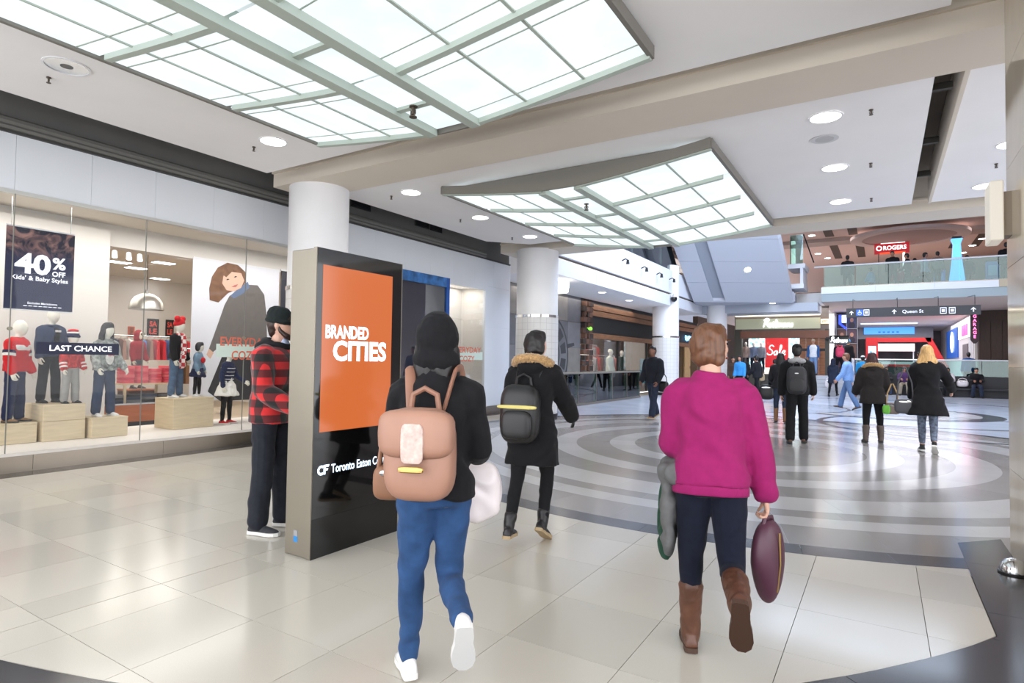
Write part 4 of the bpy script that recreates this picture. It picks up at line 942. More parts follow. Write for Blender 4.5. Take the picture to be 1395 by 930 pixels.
# ------------------------------------------------------------------ figures: skeleton, body, clothes
def remesh(mb, name, mats, vox, smooth=3, wr=0.0, wscale=9.0, fine=0.0, fscale=120.0):
    me = mb.mesh(name, mats)
    bm = bmesh.new(); bm.from_mesh(me); bmesh.ops.recalc_face_normals(bm, faces=bm.faces[:]); bm.to_mesh(me); bm.free()
    o = bpy.data.objects.new('tmp', me); COL.objects.link(o)
    md = o.modifiers.new('r', 'REMESH'); md.mode = 'VOXEL'; md.voxel_size = vox; md.use_smooth_shade = True
    if smooth:
        ms = o.modifiers.new('s', 'SMOOTH'); ms.factor = .5; ms.iterations = smooth
    dg = bpy.context.evaluated_depsgraph_get()
    out = bpy.data.meshes.new_from_object(o.evaluated_get(dg)); out.name = name
    bpy.data.objects.remove(o); bpy.data.meshes.remove(me)
    if wr or fine:
        n = len(out.vertices); co = np.empty(n * 3, 'f'); out.vertices.foreach_get('co', co); no = np.empty(n * 3, 'f'); out.vertices.foreach_get('normal', no)
        co = co.reshape(-1, 3); no = no.reshape(-1, 3)
        d = np.zeros(n, 'f')
        if wr:
            p = co * wscale
            # folds: warped sine creases, mostly across the limb
            q = np.sin(p[:, 0] * 1.7 + 1.3 * np.sin(p[:, 2] * .9 + 2)) + np.sin(p[:, 1] * 1.9 + 1.1 * np.sin(p[:, 2] * 1.3))
            d += wr * (np.sin(p[:, 2] * 2.6 + 2.2 * q) * .6 + np.sin(p[:, 2] * 1.1 + p[:, 0] * 2 - p[:, 1] * 1.4 + q) * .6)
        if fine:
            p = co * fscale
            d += fine * (np.sin(p[:, 0] + 2 * np.sin(p[:, 1] * .7)) * np.sin(p[:, 1] * 1.1 + 2 * np.sin(p[:, 2] * .6)) * np.sin(p[:, 2] * .9 + np.sin(p[:, 0])))
        co += no * d[:, None]; out.vertices.foreach_set('co', co.ravel())
    if not out.materials:
        for mt in (mats if isinstance(mats, (list, tuple)) else [mats]): out.materials.append(mt)
    out.polygons.foreach_set('use_smooth', [True] * len(out.polygons))
    return out
def limb(mb, pts, rad, sub=4, n=12, ell=1.0):
    """smooth tapering tube through joints, rounded at both ends"""
    P = [V(p) for p in pts]; out = []; rr = []
    k = len(P)
    for i in range(k - 1):
        p0, p1, p2, p3 = P[max(i - 1, 0)], P[i], P[i + 1], P[min(i + 2, k - 1)]
        for j in range(sub):
            t = j / sub
            c = .5 * ((2 * p1) + (p2 - p0) * t + (2 * p0 - 5 * p1 + 4 * p2 - p3) * t * t + (3 * p1 - p0 - 3 * p2 + p3) * t ** 3)
            out.append(p1.lerp(p2, t) * .6 + c * .4); rr.append(rad[i] + (rad[i + 1] - rad[i]) * t)
    out.append(P[-1]); rr.append(rad[-1])
    d0 = (out[0] - out[1]).normalized(); d1 = (out[-1] - out[-2]).normalized()
    out = [out[0] + d0 * rr[0] * .7, out[0] + d0 * rr[0] * .45] + out + [out[-1] + d1 * rr[-1] * .45, out[-1] + d1 * rr[-1] * .7]
    rr = [rr[0] * .45, rr[0] * .85] + rr + [rr[-1] * .85, rr[-1] * .45]
    mb.tube(out, rr, n, ell=ell)
def loft(mb, rings, n=24, e=.85):
    def sg(x): return math.copysign(abs(x) ** e, x)
    mb.rings([[c + r * (hw * sg(math.cos(2 * PI * i / n))) + f * (hd * sg(math.sin(2 * PI * i / n))) for i in range(n)] for c, r, f, hw, hd in rings])

TORSO = {'m': [(-.09, .12, .085), (-.03, .158, .112), (.05, .16, .115), (.14, .145, .108), (.24, .155, .115), (.34, .172, .125), (.42, .18, .115), (.475, .15, .088), (.515, .075, .07)],
         'f': [(-.09, .12, .088), (-.03, .168, .118), (.05, .158, .11), (.14, .125, .095), (.24, .138, .108), (.34, .152, .122), (.42, .158, .1), (.475, .13, .078), (.515, .062, .06)]}
def skeleton(sp):
    h = sp['h']; s = h / 1.75; J = {'s': s}
    sx = sp.get('sex', 'f'); lean = R(sp.get('lean', 2)); hs = sp.get('head_scale', 1.0)
    tw = R(sp.get('twist', 0)); side = R(sp.get('side', 0))
    P = V((0, 0, 0)); U = V((math.sin(side), math.sin(lean), math.cos(lean))).normalized(); Rt = V((math.cos(tw), math.sin(tw), 0)); Fd = U.cross(Rt).normalized() * 1.0
    Fd = V((-Rt.y, Rt.x, 0)); Fd = (Fd - U * Fd.dot(U)).normalized()
    J.update(P=P, U=U, R=Rt, F=Fd)
    shw = {'m': .185, 'f': .16}[sx] * s
    for sd, nm in ((-1, 'L'), (1, 'R')):
        f, a, k, ft = [R(x) for x in sp['leg' + nm]]
        hip = P + V((sd * .085 * s, 0, -.02 * s))
        td = V((sd * math.sin(a), math.sin(f) * math.cos(a), -math.cos(f) * math.cos(a)))
        kn = hip + td * .43 * s * sp.get('leg_scale', 1)
        g2 = f - k
        sd_ = V((sd * math.sin(a) * .6, math.sin(g2), -math.cos(g2))).normalized()
        an = kn + sd_ * .42 * s * sp.get('leg_scale', 1)
        J['hip' + nm], J['knee' + nm], J['ank' + nm] = hip, kn, an
        J['foot' + nm] = ft
        f, a, e = [R(x) for x in sp['arm' + nm][:3]]
        sh = P + U * .45 * s + Rt * sd * shw
        inn = R(sp['arm' + nm][3]) if len(sp['arm' + nm]) > 3 else 0
        ud = Rt * (sd * math.sin(a)) + V((0, math.sin(f), 0)) * math.cos(a) + V((0, 0, -math.cos(f))) * math.cos(a)
        el = sh + ud.normalized() * .29 * s
        g2 = f + e
        fd = Rt * (sd * math.sin(a * .5 - inn)) + V((0, math.sin(g2), -math.cos(g2))) * math.cos(inn)
        fd.normalize()
        J['sh' + nm], J['elb' + nm], J['wr' + nm], J['fd' + nm] = sh, el, el + fd * .25 * s, fd
    hy, hp = [R(x) for x in sp.get('head', (0, 0))]
    J['neck0'] = P + U * .46 * s; J['neck1'] = P + U * .61 * s + Fd * .02 * s
    J['hr'] = Matrix.Rotation(hy, 3, 'Z') @ Matrix.Rotation(-hp, 3, 'X')
    J['hc'] = P + U * .685 * s + Fd * .03 * s + V((0, 0, (hs - 1) * .1 * s)); J['hs'] = s * hs
    # drop everything so that the lowest sole touches the ground
    low = 1e9
    for nm in 'LR':
        p = J['foot' + nm]; fdv = V((0, math.cos(p), -math.sin(p))); up = V((0, math.sin(p), math.cos(p)))
        for t in (-.07, .17):
            low = min(low, (J['ank' + nm] - up * .08 * s + fdv * t * s).z)
    dz = V((0, 0, -low + .004 + sp.get('raise', 0)))
    for k in list(J):
        if isinstance(J[k], Vector_) and k not in ('U', 'R', 'F', 'fdL', 'fdR'): J[k] = J[k] + dz
    return J
Vector_ = type(V((0, 0, 0)))
def head_geo(mb, c, rot, s, face=True, nu=28, nv=20):
    vs = []; 
    def pt(th, ph):
        x = .074 * math.cos(ph) * math.sin(th); y = .094 * math.cos(ph) * math.cos(th); z = .118 * math.sin(ph)
        if z < 0:
            q = (-z / .118); x *= 1 - .22 * q ** 1.6
            if y < 0: y *= 1 - .3 * q
            else: y += .014 * q * max(0, math.cos(th)) ** 2
        if face and y > 0:
            gx = lambda w, x0=0: math.exp(-((x - x0) / w) ** 2)
            gz = lambda z0, w: math.exp(-((z - z0) / w) ** 2)
            nz = max(0, 1 - abs((z + .018) / .04)) if z < -.018 else max(0, 1 - (z + .018) / .055)
            y += .027 * gx(.013) * nz
            y += .005 * gz(.034, .012) * gx(.05)
            y -= .009 * (gx(.015, .031) + gx(.015, -.031)) * gz(.014, .014)
            y += .006 * gx(.022) * gz(-.062, .012) + .008 * gx(.022) * gz(-.1, .016)
        return V((x, y, z)) * s
    vs.append(pt(0, -PI / 2))
    for j in range(1, nv):
        for i in range(nu): vs.append(pt(2 * PI * i / nu, -PI / 2 + PI * j / nv))
    vs.append(pt(0, PI / 2)); vs = [c + rot @ v for v in vs]
    fs = [[0, 1 + i, 1 + (i + 1) % nu] for i in range(nu)]
    for j in range(nv - 2):
        a, b = 1 + j * nu, 1 + (j + 1) * nu
        fs += [[a + i, b + i, b + (i + 1) % nu, a + (i + 1) % nu] for i in range(nu)]
    a = 1 + (nv - 2) * nu; t = len(vs) - 1
    fs += [[a + i, t, a + (i + 1) % nu] for i in range(nu)]
    mb.add(vs, fs)
    if face:
        for sd in (-1, 1): mb.blob(c + rot @ V((sd * .075 * s, -.006 * s, -.004 * s)), (.011 * s, .02 * s, .032 * s), rot, 10, 8)
def hand_geo(mb, w, d, sd, s, curl=35, fwd=V((0, 1, 0)), tube_n=6):
    d = d.normalized(); f = (fwd - d * fwd.dot(d)).normalized(); n = d.cross(f) * 1.0
    n = V((-sd, 0, 0)); n = (n - d * n.dot(d)).normalized(); f = (f - n * f.dot(n)).normalized()
    rot = Matrix((f, n, d)).transposed()
    mb.blob(w + d * .045 * s, (.038 * s, .015 * s, .052 * s), rot, 12, 8, .8)
    mb.tube([w - d * .05 * s, w + d * .02 * s], [.026 * s, .027 * s], 10)
    for k, (off, L) in enumerate(((.029, .07), (.01, .08), (-.01, .075), (-.028, .058))):
        p = w + d * .085 * s + f * off * s; pts = [p - d * .015 * s, p]; a = R(curl * .5)
        for q in (.42, .33, .25):
            dd = d * math.cos(a) + n * math.sin(a) + f * off * .8
            p = p + dd.normalized() * L * q * s; pts.append(p); a += R(curl)
        mb.tube(pts, [.0085 * s, .0085 * s, .008 * s, .0075 * s, .006 * s], tube_n)
    p = w + d * .03 * s + f * .03 * s; pts = [p - f * .01 * s, p + (f * .7 + d * .6 + n * .2) * .03 * s, p + (f * .75 + d * 1.3 + n * .5) * .04 * s, p + (f * .6 + d * 1.7 + n * .9) * .045 * s]
    mb.tube(pts, [.012 * s, .0105 * s, .009 * s, .007 * s], tube_n)
def foot_frame(J, nm):
    p = J['foot' + nm]; return J['ank' + nm], V((0, math.cos(p), -math.sin(p))), V((0, math.sin(p), math.cos(p)))
def shoe(root, J, nm, sd, cfg):
    s = J['s']; A, f, u = foot_frame(J, nm); r = V((1, 0, 0)); yaw = R(-sd * 6); r = Matrix.Rotation(yaw, 3, 'Z') @ r; f = Matrix.Rotation(yaw, 3, 'Z') @ f
    st = [(-.072, .028, .055), (-.06, .036, .085), (-.02, .038, .105), (.02, .037, .09), (.06, .043, .07), (.11, .047, .056), (.15, .042, .046), (.18, .026, .034), (.19, .012, .024)]
    def ringp(t, hw, h, z0): 
        c = A - u * .08 * s + f * t * s
        return [c + r * (hw * s * math.cos(a)) + u * ((z0 + (h - z0) * max(0, math.sin(a)) ** .75) * s) for a in [PI * i / 8 for i in range(9)]] + [c + r * (-hw * .6 * s) + u * z0 * s, c + r * (hw * .6 * s) + u * z0 * s]
    mb = MB(); mb.rings([ringp(t, hw * .96, h, .02) for t, hw, h in st])
    shin = (J['knee' + nm] - J['ank' + nm]).normalized()
    sh = cfg.get('shaft', 0)
    if sh:
        mb2 = MB(); mb2.rings([ringp(t, hw, h, .018) for t, hw, h in st]); rr = cfg.get('shaft_r', .052) * s
        limb(mb2, [A - u * .03 * s, A + shin * sh * .5 * s, A + shin * sh * s], [rr * .85, rr, rr * 1.12])
        o = link('boot', remesh(mb2, 'boot', cfg['mat'], .009, 2, .002, 30), root)
    else:
        limb(mb, [A - u * .03 * s, A + shin * .03 * s], [.036 * s, .038 * s])
        o = link('shoe', remesh(mb, 'shoe', cfg['mat'], .008 if cfg.get('near') else .012, 2), root)
    mb = MB(); c0 = A - u * .08 * s
    def sp_(t, hw, z): 
        c = c0 + f * t * s; return [c - r * hw * s + u * z * s, c + r * hw * s + u * z * s]
    L = [(-.078, .02), (-.07, .033), (-.02, .038), (.03, .037), (.08, .047), (.13, .05), (.17, .04), (.195, .016)]
    out = [c0 + f * t * s - r * hw * s for t, hw in L] + [c0 + f * t * s + r * hw * s for t, hw in reversed(L)]
    mb.extr(out, u * (.026 * s)); mb.build('sole', cfg.get('sole', cfg['mat']), o)
    return o
def hair_geo(mb, J, style):
    c, rot, s = J['hc'], J['hr'], J['hs']
    def B(p, r, **k): mb.blob(c + rot @ (V(p) * s), tuple(q * s for q in r), rot, 16, 12)
    if style == 'bald': return
    B((0, -.008, .05), (.083, .098, .08)); B((0, -.035, .01), (.085, .08, .1)); B((0, -.05, -.03), (.07, .055, .08))
    if style in ('bob', 'long', 'wavy', 'pony'):
        B((0, .03, .085), (.06, .06, .045))
        for sd in (-1, 1): B((sd * .07, -.005, -.01), (.024, .05, .09))
    if style == 'bob':
        B((0, -.05, -.045), (.086, .055, .065))
        for sd in (-1, 1): B((sd * .07, -.01, -.045), (.026, .05, .06))
    if style in ('long', 'wavy'):
        B((0, -.07, -.13), (.1, .05, .16)); B((0, -.085, -.24), (.095, .042, .11) if style == 'long' else (.12, .055, .12))
        for sd in (-1, 1): B((sd * .075, -.03, -.13), (.04, .05, .15))
        if style == 'wavy':
            for sd in (-1, 1): B((sd * .1, -.06, -.2), (.05, .05, .12))
    if style == 'pony': B((0, -.12, -.05), (.035, .035, .11))
def person(name, label, loc, heading, sp, cat='person', group=None):
    J = skeleton(sp); s = J['s']; sx = sp.get('sex', 'f'); vox = sp.get('vox', .02)
    root = empty(name, loc, R(heading), label, cat, group)
    T = TORSO[sx]; P, U, Rt, Fd = J['P'], J['U'], J['R'], J['F']
    wf = sp.get('wide', 1.0)
    near = vox < .0125
    skin = sp['skin']
    # one continuous body
    mb = MB()
    loft(mb, [(P + U * d * s, Rt, Fd, hw * .9 * s * wf, hd * .9 * s) for d, hw, hd in T], 20)
    for nm, sd in (('L', -1), ('R', 1)):
        limb(mb, [J['hip' + nm], J['hip' + nm].lerp(J['knee' + nm], .5), J['knee' + nm], J['knee' + nm].lerp(J['ank' + nm], .35), J['ank' + nm]], [.078 * s, .068 * s, .05 * s, .048 * s, .036 * s])
        limb(mb, [J['sh' + nm] - Rt * sd * .03 * s, J['sh' + nm].lerp(J['elb' + nm], .5), J['elb' + nm], J['elb' + nm].lerp(J['wr' + nm], .4), J['wr' + nm]], [.05 * s, .045 * s, .038 * s, .037 * s, .026 * s])
    limb(mb, [J['neck0'], J['neck1']], [.06 * s, .052 * s])
    hp = J['hr']
    head_geo(mb, J['hc'], hp, J['hs'], sp.get('face', True))
    body = remesh(mb, 'body', skin, sp.get('bvox', vox), 2)
    hb = MB()
    for nm, sd in (('L', -1), ('R', 1)):
        hand_geo(hb, J['wr' + nm], J['fd' + nm], sd, s * sp.get('hand_scale', 1.0), sp.get('curl' + nm, 30), tube_n=8 if near else 5)
    bm = bmesh.new(); bm.from_mesh(body)
    hm = hb.mesh('hands', skin); bm.from_mesh(hm)
    if sp.get('gloves'):
        body.materials.append(sp['gloves'])
        nb = len(body.polygons)
        bm.faces.ensure_lookup_table()
        for i in range(nb, len(bm.faces)): bm.faces[i].material_index = 1
    for f in bm.faces: f.smooth = True
    bm.to_mesh(body); bm.free(); bpy.data.meshes.remove(hm)
    link('body', body, root)
    # trousers
    b = sp.get('bottom')
    if b:
        t = b.get('t', .008); cut = b.get('cut', 'slim'); mb = MB()
        loft(mb, [(P + U * d * s, Rt, Fd, (hw + t) * s * wf, (hd + t) * s) for d, hw, hd in T[:4]], 20)
        for nm in 'LR':
            k0, k1 = J['hip' + nm], J['knee' + nm]; an = J['ank' + nm]; end = k1.lerp(an, b.get('len', 1.0))
            add = {'slim': (0, 0, 0, 0, .0), 'straight': (.004, .006, .014, .02, .028), 'wide': (.01, .02, .03, .045, .06)}[cut]
            rad = [.088, .078, .058, .054, .042]
            limb(mb, [k0, k0.lerp(k1, .5), k1, k1.lerp(end, .4), end], [(r + t + a_) * s for r, a_ in zip(rad, add)])
        link(b.get('name', 'trousers'), remesh(mb, 'trousers', b['mat'], vox, 2, b.get('wr', .003), 11 / s), root)
    sk = sp.get('skirt')
    if sk:
        mb = MB(); loft(mb, [(P + V((0, 0, z * s)), Rt, Fd, w_ * s, d_ * s) for z, w_, d_ in ((.16, .12, .1), (.05, .16, .13), (-.1, .22, .18), (-.28, .29, .25), (-.29, .27, .23))], 24)
        link('skirt', remesh(mb, 'skirt', sk, vox, 1, .008, 20), root)
    # top
    tp = sp.get('top')
    if tp:
        t = tp.get('t', .02); hem = tp.get('hem', .1); fl = tp.get('flare', .1); mb = MB()
        rs = []
        n = max(2, int(hem / .07)) if hem > 0 else 0
        for i in range(n, 0, -1):
            d = hem * i / n; c = P - V((0, 0, 1)) * d * s + V((0, J['hipL'].lerp(J['kneeL'], .5).y * .15 * d + J['hipR'].lerp(J['kneeR'], .5).y * .15 * d, 0))
            rs.append((c, Rt, Fd, (T[1][1] + t + fl * d) * s * wf, (T[1][2] + t + fl * d) * s))
        for d, hw, hd in T[1:]:
            if hem <= 0 and d < -hem - 1e-6: continue
            w_ = max(hw, tp.get('box', 0)) if d < .4 else hw
            rs.append((P + U * d * s, Rt, Fd, (w_ + t) * s * wf, (hd + t) * s))
        rs.append((P + U * (.545 if tp.get('collar', True) else .52) * s, Rt, Fd, (.064 + t * .6) * s, (.064 + t * .6) * s))
        loft(mb, rs, 28)
        ms = tp.get('sleeve_mat')
        tgt = MB() if ms else mb
        for nm, sd in (('L', -1), ('R', 1)):
            el, wr_ = J['elb' + nm], J['wr' + nm]
            limb(tgt, [J['sh' + nm] - Rt * sd * .05 * s - U * .01 * s, J['sh' + nm] - U * .02 * s, J['sh' + nm].lerp(el, .5), el, el.lerp(wr_, .5), el.lerp(wr_, .97)], [(r + t * (1.0 if i < 2 else 1.1)) * s for i, r in enumerate((.055, .06, .05, .046, .042, .036))])
        if tp.get('hood'):
            mb.blob(P + U * .5 * s - Fd * .1 * s, (.12 * s, .07 * s, .085 * s))
        link(tp.get('name', 'jacket'), remesh(mb, 'top', tp['mat'], vox, 3, tp.get('wr', .004), 10 / s), root)
        if ms: link('sleeves', remesh(tgt, 'sleeves', ms, vox, 2, tp.get('wr', .004), 10 / s), root)
    for nm, sd in (('L', -1), ('R', 1)): shoe(root, J, nm, sd, dict(sp['shoes'], near=near))
    # hair and headwear
    c, rot, hs = J['hc'], J['hr'], J['hs']
    if sp.get('hair'):
        mb = MB(); hair_geo(mb, J, sp['hair'])
        link('hair', remesh(mb, 'hair', sp['hair_mat'], min(vox, .012), 2, .003 if near else 0, 30, .0025, 160), root)
    hat = sp.get('hat')
    if hat:
        mb = MB(); k = hat['kind']
        def B(p, r, e=1.0): mb.blob(c + rot @ (V(p) * hs), tuple(q * hs for q in r), rot, 20, 14, e)
        if k == 'beanie':
            B((0, -.018, .055), (.088, .106, .095)); B((0, -.045, .085), (.07, .075, .07))
            mb.tube([c + rot @ (V((.083 * math.cos(a), -.01 + .1 * math.sin(a), .028 - .012 * math.sin(a))) * hs) for a in [2 * PI * i / 24 for i in range(24)]], .02 * hs, 8, closed=True)
        elif k == 'cap':
            B((0, -.005, .05), (.085, .102, .085)); B((0, .11, .048), (.06, .055, .01))
        elif k == 'hood':
            B((0, -.03, .012), (.105, .105, .135)); B((0, -.045, -.09), (.115, .09, .08))
        elif k == 'pompom':
            B((0, -.01, .06), (.09, .1, .085)); B((-.085, 0, .14), (.055, .055, .055)); B((.085, 0, .14), (.055, .055, .055)); B((0, -.02, .03), (.094, .106, .05))
        link('hood' if k == 'hood' else 'hat', remesh(mb, 'hat', hat['mat'], .008 if near else .012, 2, .002, 40, .001, 200), root)
    fur = sp.get('fur')
    if fur:
        mb = MB(); cc = P + U * .535 * s - Fd * .035 * s
        mb.tube([cc + Rt * (.15 * s * math.cos(a)) + Fd * (.12 * s * math.sin(a)) + U * ((-.02 - .045 * math.sin(a)) * s) for a in [2 * PI * i / 24 for i in range(24)]], .042 * s, 10, closed=True)
        link('fur_trim', remesh(mb, 'fur', fur, .009 if near else .014, 0, 0, 1, .011, 190), root)
    if sp.get('eyes'):
        for sd in (-1, 1):
            mb = MB(); mb.blob(c + rot @ (V((sd * .031, .083, .014)) * hs), (.013 * hs, .006 * hs, .007 * hs), rot, 10, 6); mb.build('eye', mat('eye_dark', (40, 32, 30), .2), root, smooth=True)
            mb = MB(); mb.blob(c + rot @ (V((sd * .031, .092, .034)) * hs), (.02 * hs, .006 * hs, .005 * hs), rot, 10, 6); mb.build('eyebrow', sp['hair_mat'] if sp.get('hair_mat') else MATS['eye_dark'], root, smooth=True)
        mb = MB(); mb.blob(c + rot @ (V((0, .098, -.062)) * hs), (.022 * hs, .006 * hs, .006 * hs), rot, 10, 6); mb.build('mouth', mat('lip', (150, 92, 84), .5), root, smooth=True)
    if sp.get('beard'):
        mb = MB()
        mb.blob(c + rot @ (V((0, .06, -.092)) * hs), (.04 * hs, .04 * hs, .026 * hs), rot); mb.blob(c + rot @ (V((0, .09, -.046)) * hs), (.028 * hs, .01 * hs, .007 * hs), rot)
        for sd in (-1, 1): limb(mb, [c + rot @ (V((sd * a_, b_, z_)) * hs) for a_, b_, z_ in ((.068, .006, -.005), (.062, .022, -.05), (.044, .06, -.084), (.012, .084, -.1))], [.009 * hs, .017 * hs, .021 * hs, .024 * hs])
        link('beard', remesh(mb, 'beard', sp['hair_mat'], .006, 1, 0, 1, .0015, 260), root)
    return root, J
def world(root, p):
    a = root.rotation_euler.z; return V((root.location.x + p.x * math.cos(a) - p.y * math.sin(a), root.location.y + p.x * math.sin(a) + p.y * math.cos(a), root.location.z + p.z))
def backpack(label, root, J, mt, w_=.3, h=.42, d=.16, drop=.02, x=0.0, pocket=True, strap_mt=None, flap=False, extra=None):
    """worn on the back of the figure standing at root"""
    s = J['s']; top = J['P'] + J['U'] * (.46 - drop) * s - J['F'] * (.15 * s) + J['R'] * x
    t = empty('backpack', root.location, root.rotation_euler.z, label, 'backpack')
    c = top - J['U'] * (h / 2) - J['F'] * (d / 2)
    rot = Matrix((J['R'], J['F'], J['U'])).transposed()
    MB().blob(c, (w_ / 2, d / 2, h / 2), rot, 24, 14, .55).build('bag_body', mt, t, smooth=True)
    if pocket: MB().blob(c - J['U'] * h * .18 - J['F'] * d * .45, (w_ * .4, d * .22, h * .24), rot, 20, 12, .55).build('front_pocket', mt, t, smooth=True)
    if flap: MB().blob(c + J['U'] * h * .22 - J['F'] * d * .3, (w_ * .53, d * .4, h * .26), rot, 20, 12, .5).build('flap', mt, t, smooth=True)
    sm = strap_mt or mt
    for nm, sd in (('L', -1), ('R', 1)):
        sh = J['sh' + nm] - J['R'] * sd * .05 * s + J['U'] * .09 * s
        pts = [top + J['R'] * sd * w_ * .25 + J['F'] * .02, sh - J['F'] * .06 * s, sh + J['F'] * .03 * s + J['U'] * .01, sh + J['F'] * .14 * s - J['U'] * .12 * s, sh + J['F'] * .12 * s - J['U'] * .28 * s + J['R'] * sd * .02]
        mb = MB(); limb(mb, pts, [.022] * 5, n=8, ell=.4); mb.build('strap', sm, t, smooth=True)
    mb = MB(); mb.tube([top + J['R'] * x_ + J['U'] * z_ - J['F'] * .02 for x_, z_ in ((-.06, -.02), (-.05, .05), (0, .075), (.05, .05), (.06, -.02))], .012, 8); mb.build('handle', sm, t, smooth=True)
    return t, c, rot
def bag(name, label, loc, rz, mt, w_=.3, h=.3, d=.12, strap=.25, strap_mt=None, e=.5, cat='bag', taper=1.0):
    """hand or shoulder bag; loc is the top of its strap"""
    t = empty(name, loc, R(rz), label, cat)
    mb = MB(); mb.blob((0, 0, -strap - h / 2), (w_ / 2, d / 2, h / 2), None, 24, 14, e)
    if taper != 1: mb.v = [(x * (taper + (1 - taper) * min(1, max(0, (-strap - z) / h))), y, z) for x, y, z in mb.v]
    mb.build('bag_body', mt, t, smooth=True)
    k = w_ * .38
    mb = MB(); mb.tube([(-k, 0, -strap - .02), (-k * .8, 0, -strap * .5), (-.012, 0, -.01), (.012, 0, -.01), (k * .8, 0, -strap * .5), (k, 0, -strap - .02)], .011, 8); mb.build('strap', strap_mt or mt, t, smooth=True)
    MB().blob((0, -d * .48, -strap - h * .2), (w_ * .3, .006, .02), None, 10, 6).build('clasp', CHROME, t)
    return t
SKIN = [mat('skin_fair', (214, 168, 146), .5), mat('skin_tan', (186, 134, 108), .5), mat('skin_brown', (134, 92, 72), .5), mat('skin_pale', (226, 186, 168), .5)]
def cloth(name, rgb, rough=.85, var=.12, vs=30, sheen=.04, bump=.15): return mat(name, rgb, rough, var=var, vscale=vs, bump=bump, bscale=300, sheen=sheen, spec=.22)
WALK = dict(legL=(14, 2, 4, 4), legR=(-6, 2, 62, 62), armL=(-12, 6, 18), armR=(18, 8, 22))
WALK2 = dict(legL=(-14, 2, 12, 22), legR=(20, 2, 8, -8), armL=(16, 8, 20), armR=(-14, 7, 15))
STAND = dict(legL=(2, 3, 3, 1), legR=(-1, 4, 2, 1), armL=(4, 7, 14), armR=(2, 7, 18))
SIT = dict(legL=(84, 6, 84, 0), legR=(82, 8, 86, 0), armL=(28, 6, 60, 20), armR=(26, 6, 65, 20))

# ------------------------------------------------------------------ cloth, hair and leather
HAIRB = mat('hair_black', (24, 20, 20), .45, var=.3, vscale=60, stretch=(1, 1, .15)); HAIRD = mat('hair_dark_brown', (52, 34, 28), .45, var=.35, vscale=60, stretch=(1, 1, .15))
HAIRM = mat('hair_brown', (104, 68, 46), .45, var=.35, vscale=60, stretch=(1, 1, .15)); HAIRY = mat('hair_blonde', (206, 164, 106), .45, var=.3, vscale=60, stretch=(1, 1, .15))
HAIRR = mat('hair_maroon', (58, 28, 32), .45, var=.35, vscale=60, stretch=(1, 1, .15))
CBLACK = cloth('cloth_black', (23, 23, 26)); CCHAR = cloth('cloth_charcoal', (38, 38, 42)); CNAVY = cloth('cloth_navy', (20, 24, 40)); DENIM = cloth('denim_blue', (46, 76, 118), var=.22, vs=14); DENIMD = cloth('denim_dark', (44, 52, 70), var=.2, vs=14)
PINK = cloth('magenta_knit', (150, 32, 96), var=.07); GREYK = cloth('grey_marl', (150, 150, 152), var=.15, vs=60)
FUR = mat('fur_tan', (176, 140, 94), .9, var=.35, vscale=70, sheen=.4); LEATB = mat('leather_brown', (92, 58, 42), .42, var=.2, vscale=16, bump=.2, bscale=60); LEATK = mat('leather_black', (24, 23, 25), .4, var=.15, vscale=16)
RUBW = mat('rubber_white', (228, 226, 222), .5); RUBT = mat('rubber_tan', (172, 150, 116), .6); SHOEW = mat('shoe_white', (232, 230, 228), .5); SHOEK = mat('shoe_black', (34, 34, 36), .5)
def plaid():
    mt = mat('buffalo_plaid', (190, 30, 34), .85, sheen=.3)
    nt, b = nodes_of(mt); tc = nt.nodes.new('ShaderNodeTexCoord'); sp = nt.nodes.new('ShaderNodeSeparateXYZ'); nt.links.new(tc.outputs['Object'], sp.inputs[0])
    def stripe(sock, scale, off):
        m1 = nt.nodes.new('ShaderNodeMath'); m1.operation = 'MULTIPLY_ADD'; m1.inputs[1].default_value = scale; m1.inputs[2].default_value = off; nt.links.new(sock, m1.inputs[0])
        m2 = nt.nodes.new('ShaderNodeMath'); m2.operation = 'FRACT'; nt.links.new(m1.outputs[0], m2.inputs[0])
        m3 = nt.nodes.new('ShaderNodeMath'); m3.operation = 'GREATER_THAN'; m3.inputs[1].default_value = .5; nt.links.new(m2.outputs[0], m3.inputs[0]); return m3.outputs[0]
    ad = nt.nodes.new('ShaderNodeMath'); ad.operation = 'ADD'; nt.links.new(sp.outputs[0], ad.inputs[0]); nt.links.new(sp.outputs[1], ad.inputs[1])
    s1, s2 = stripe(sp.outputs[2], 8.5, .1), stripe(ad.outputs[0], 8.0, .2)
    sm = nt.nodes.new('ShaderNodeMath'); sm.operation = 'ADD'; nt.links.new(s1, sm.inputs[0]); nt.links.new(s2, sm.inputs[1])
    hf = nt.nodes.new('ShaderNodeMath'); hf.operation = 'MULTIPLY'; hf.inputs[1].default_value = .5; nt.links.new(sm.outputs[0], hf.inputs[0])
    rp = nt.nodes.new('ShaderNodeValToRGB'); rp.color_ramp.interpolation = 'CONSTANT'
    e = rp.color_ramp.elements; e[0].position = 0; e[0].color = (*lin((206, 38, 40)), 1); e[1].position = .3; e[1].color = (*lin((96, 22, 26)), 1); e2 = e.new(.8); e2.color = (*lin((20, 16, 18)), 1)
    nt.links.new(hf.outputs[0], rp.inputs[0]); nt.links.new(rp.outputs[0], b.inputs['Base Color'])
    return mt
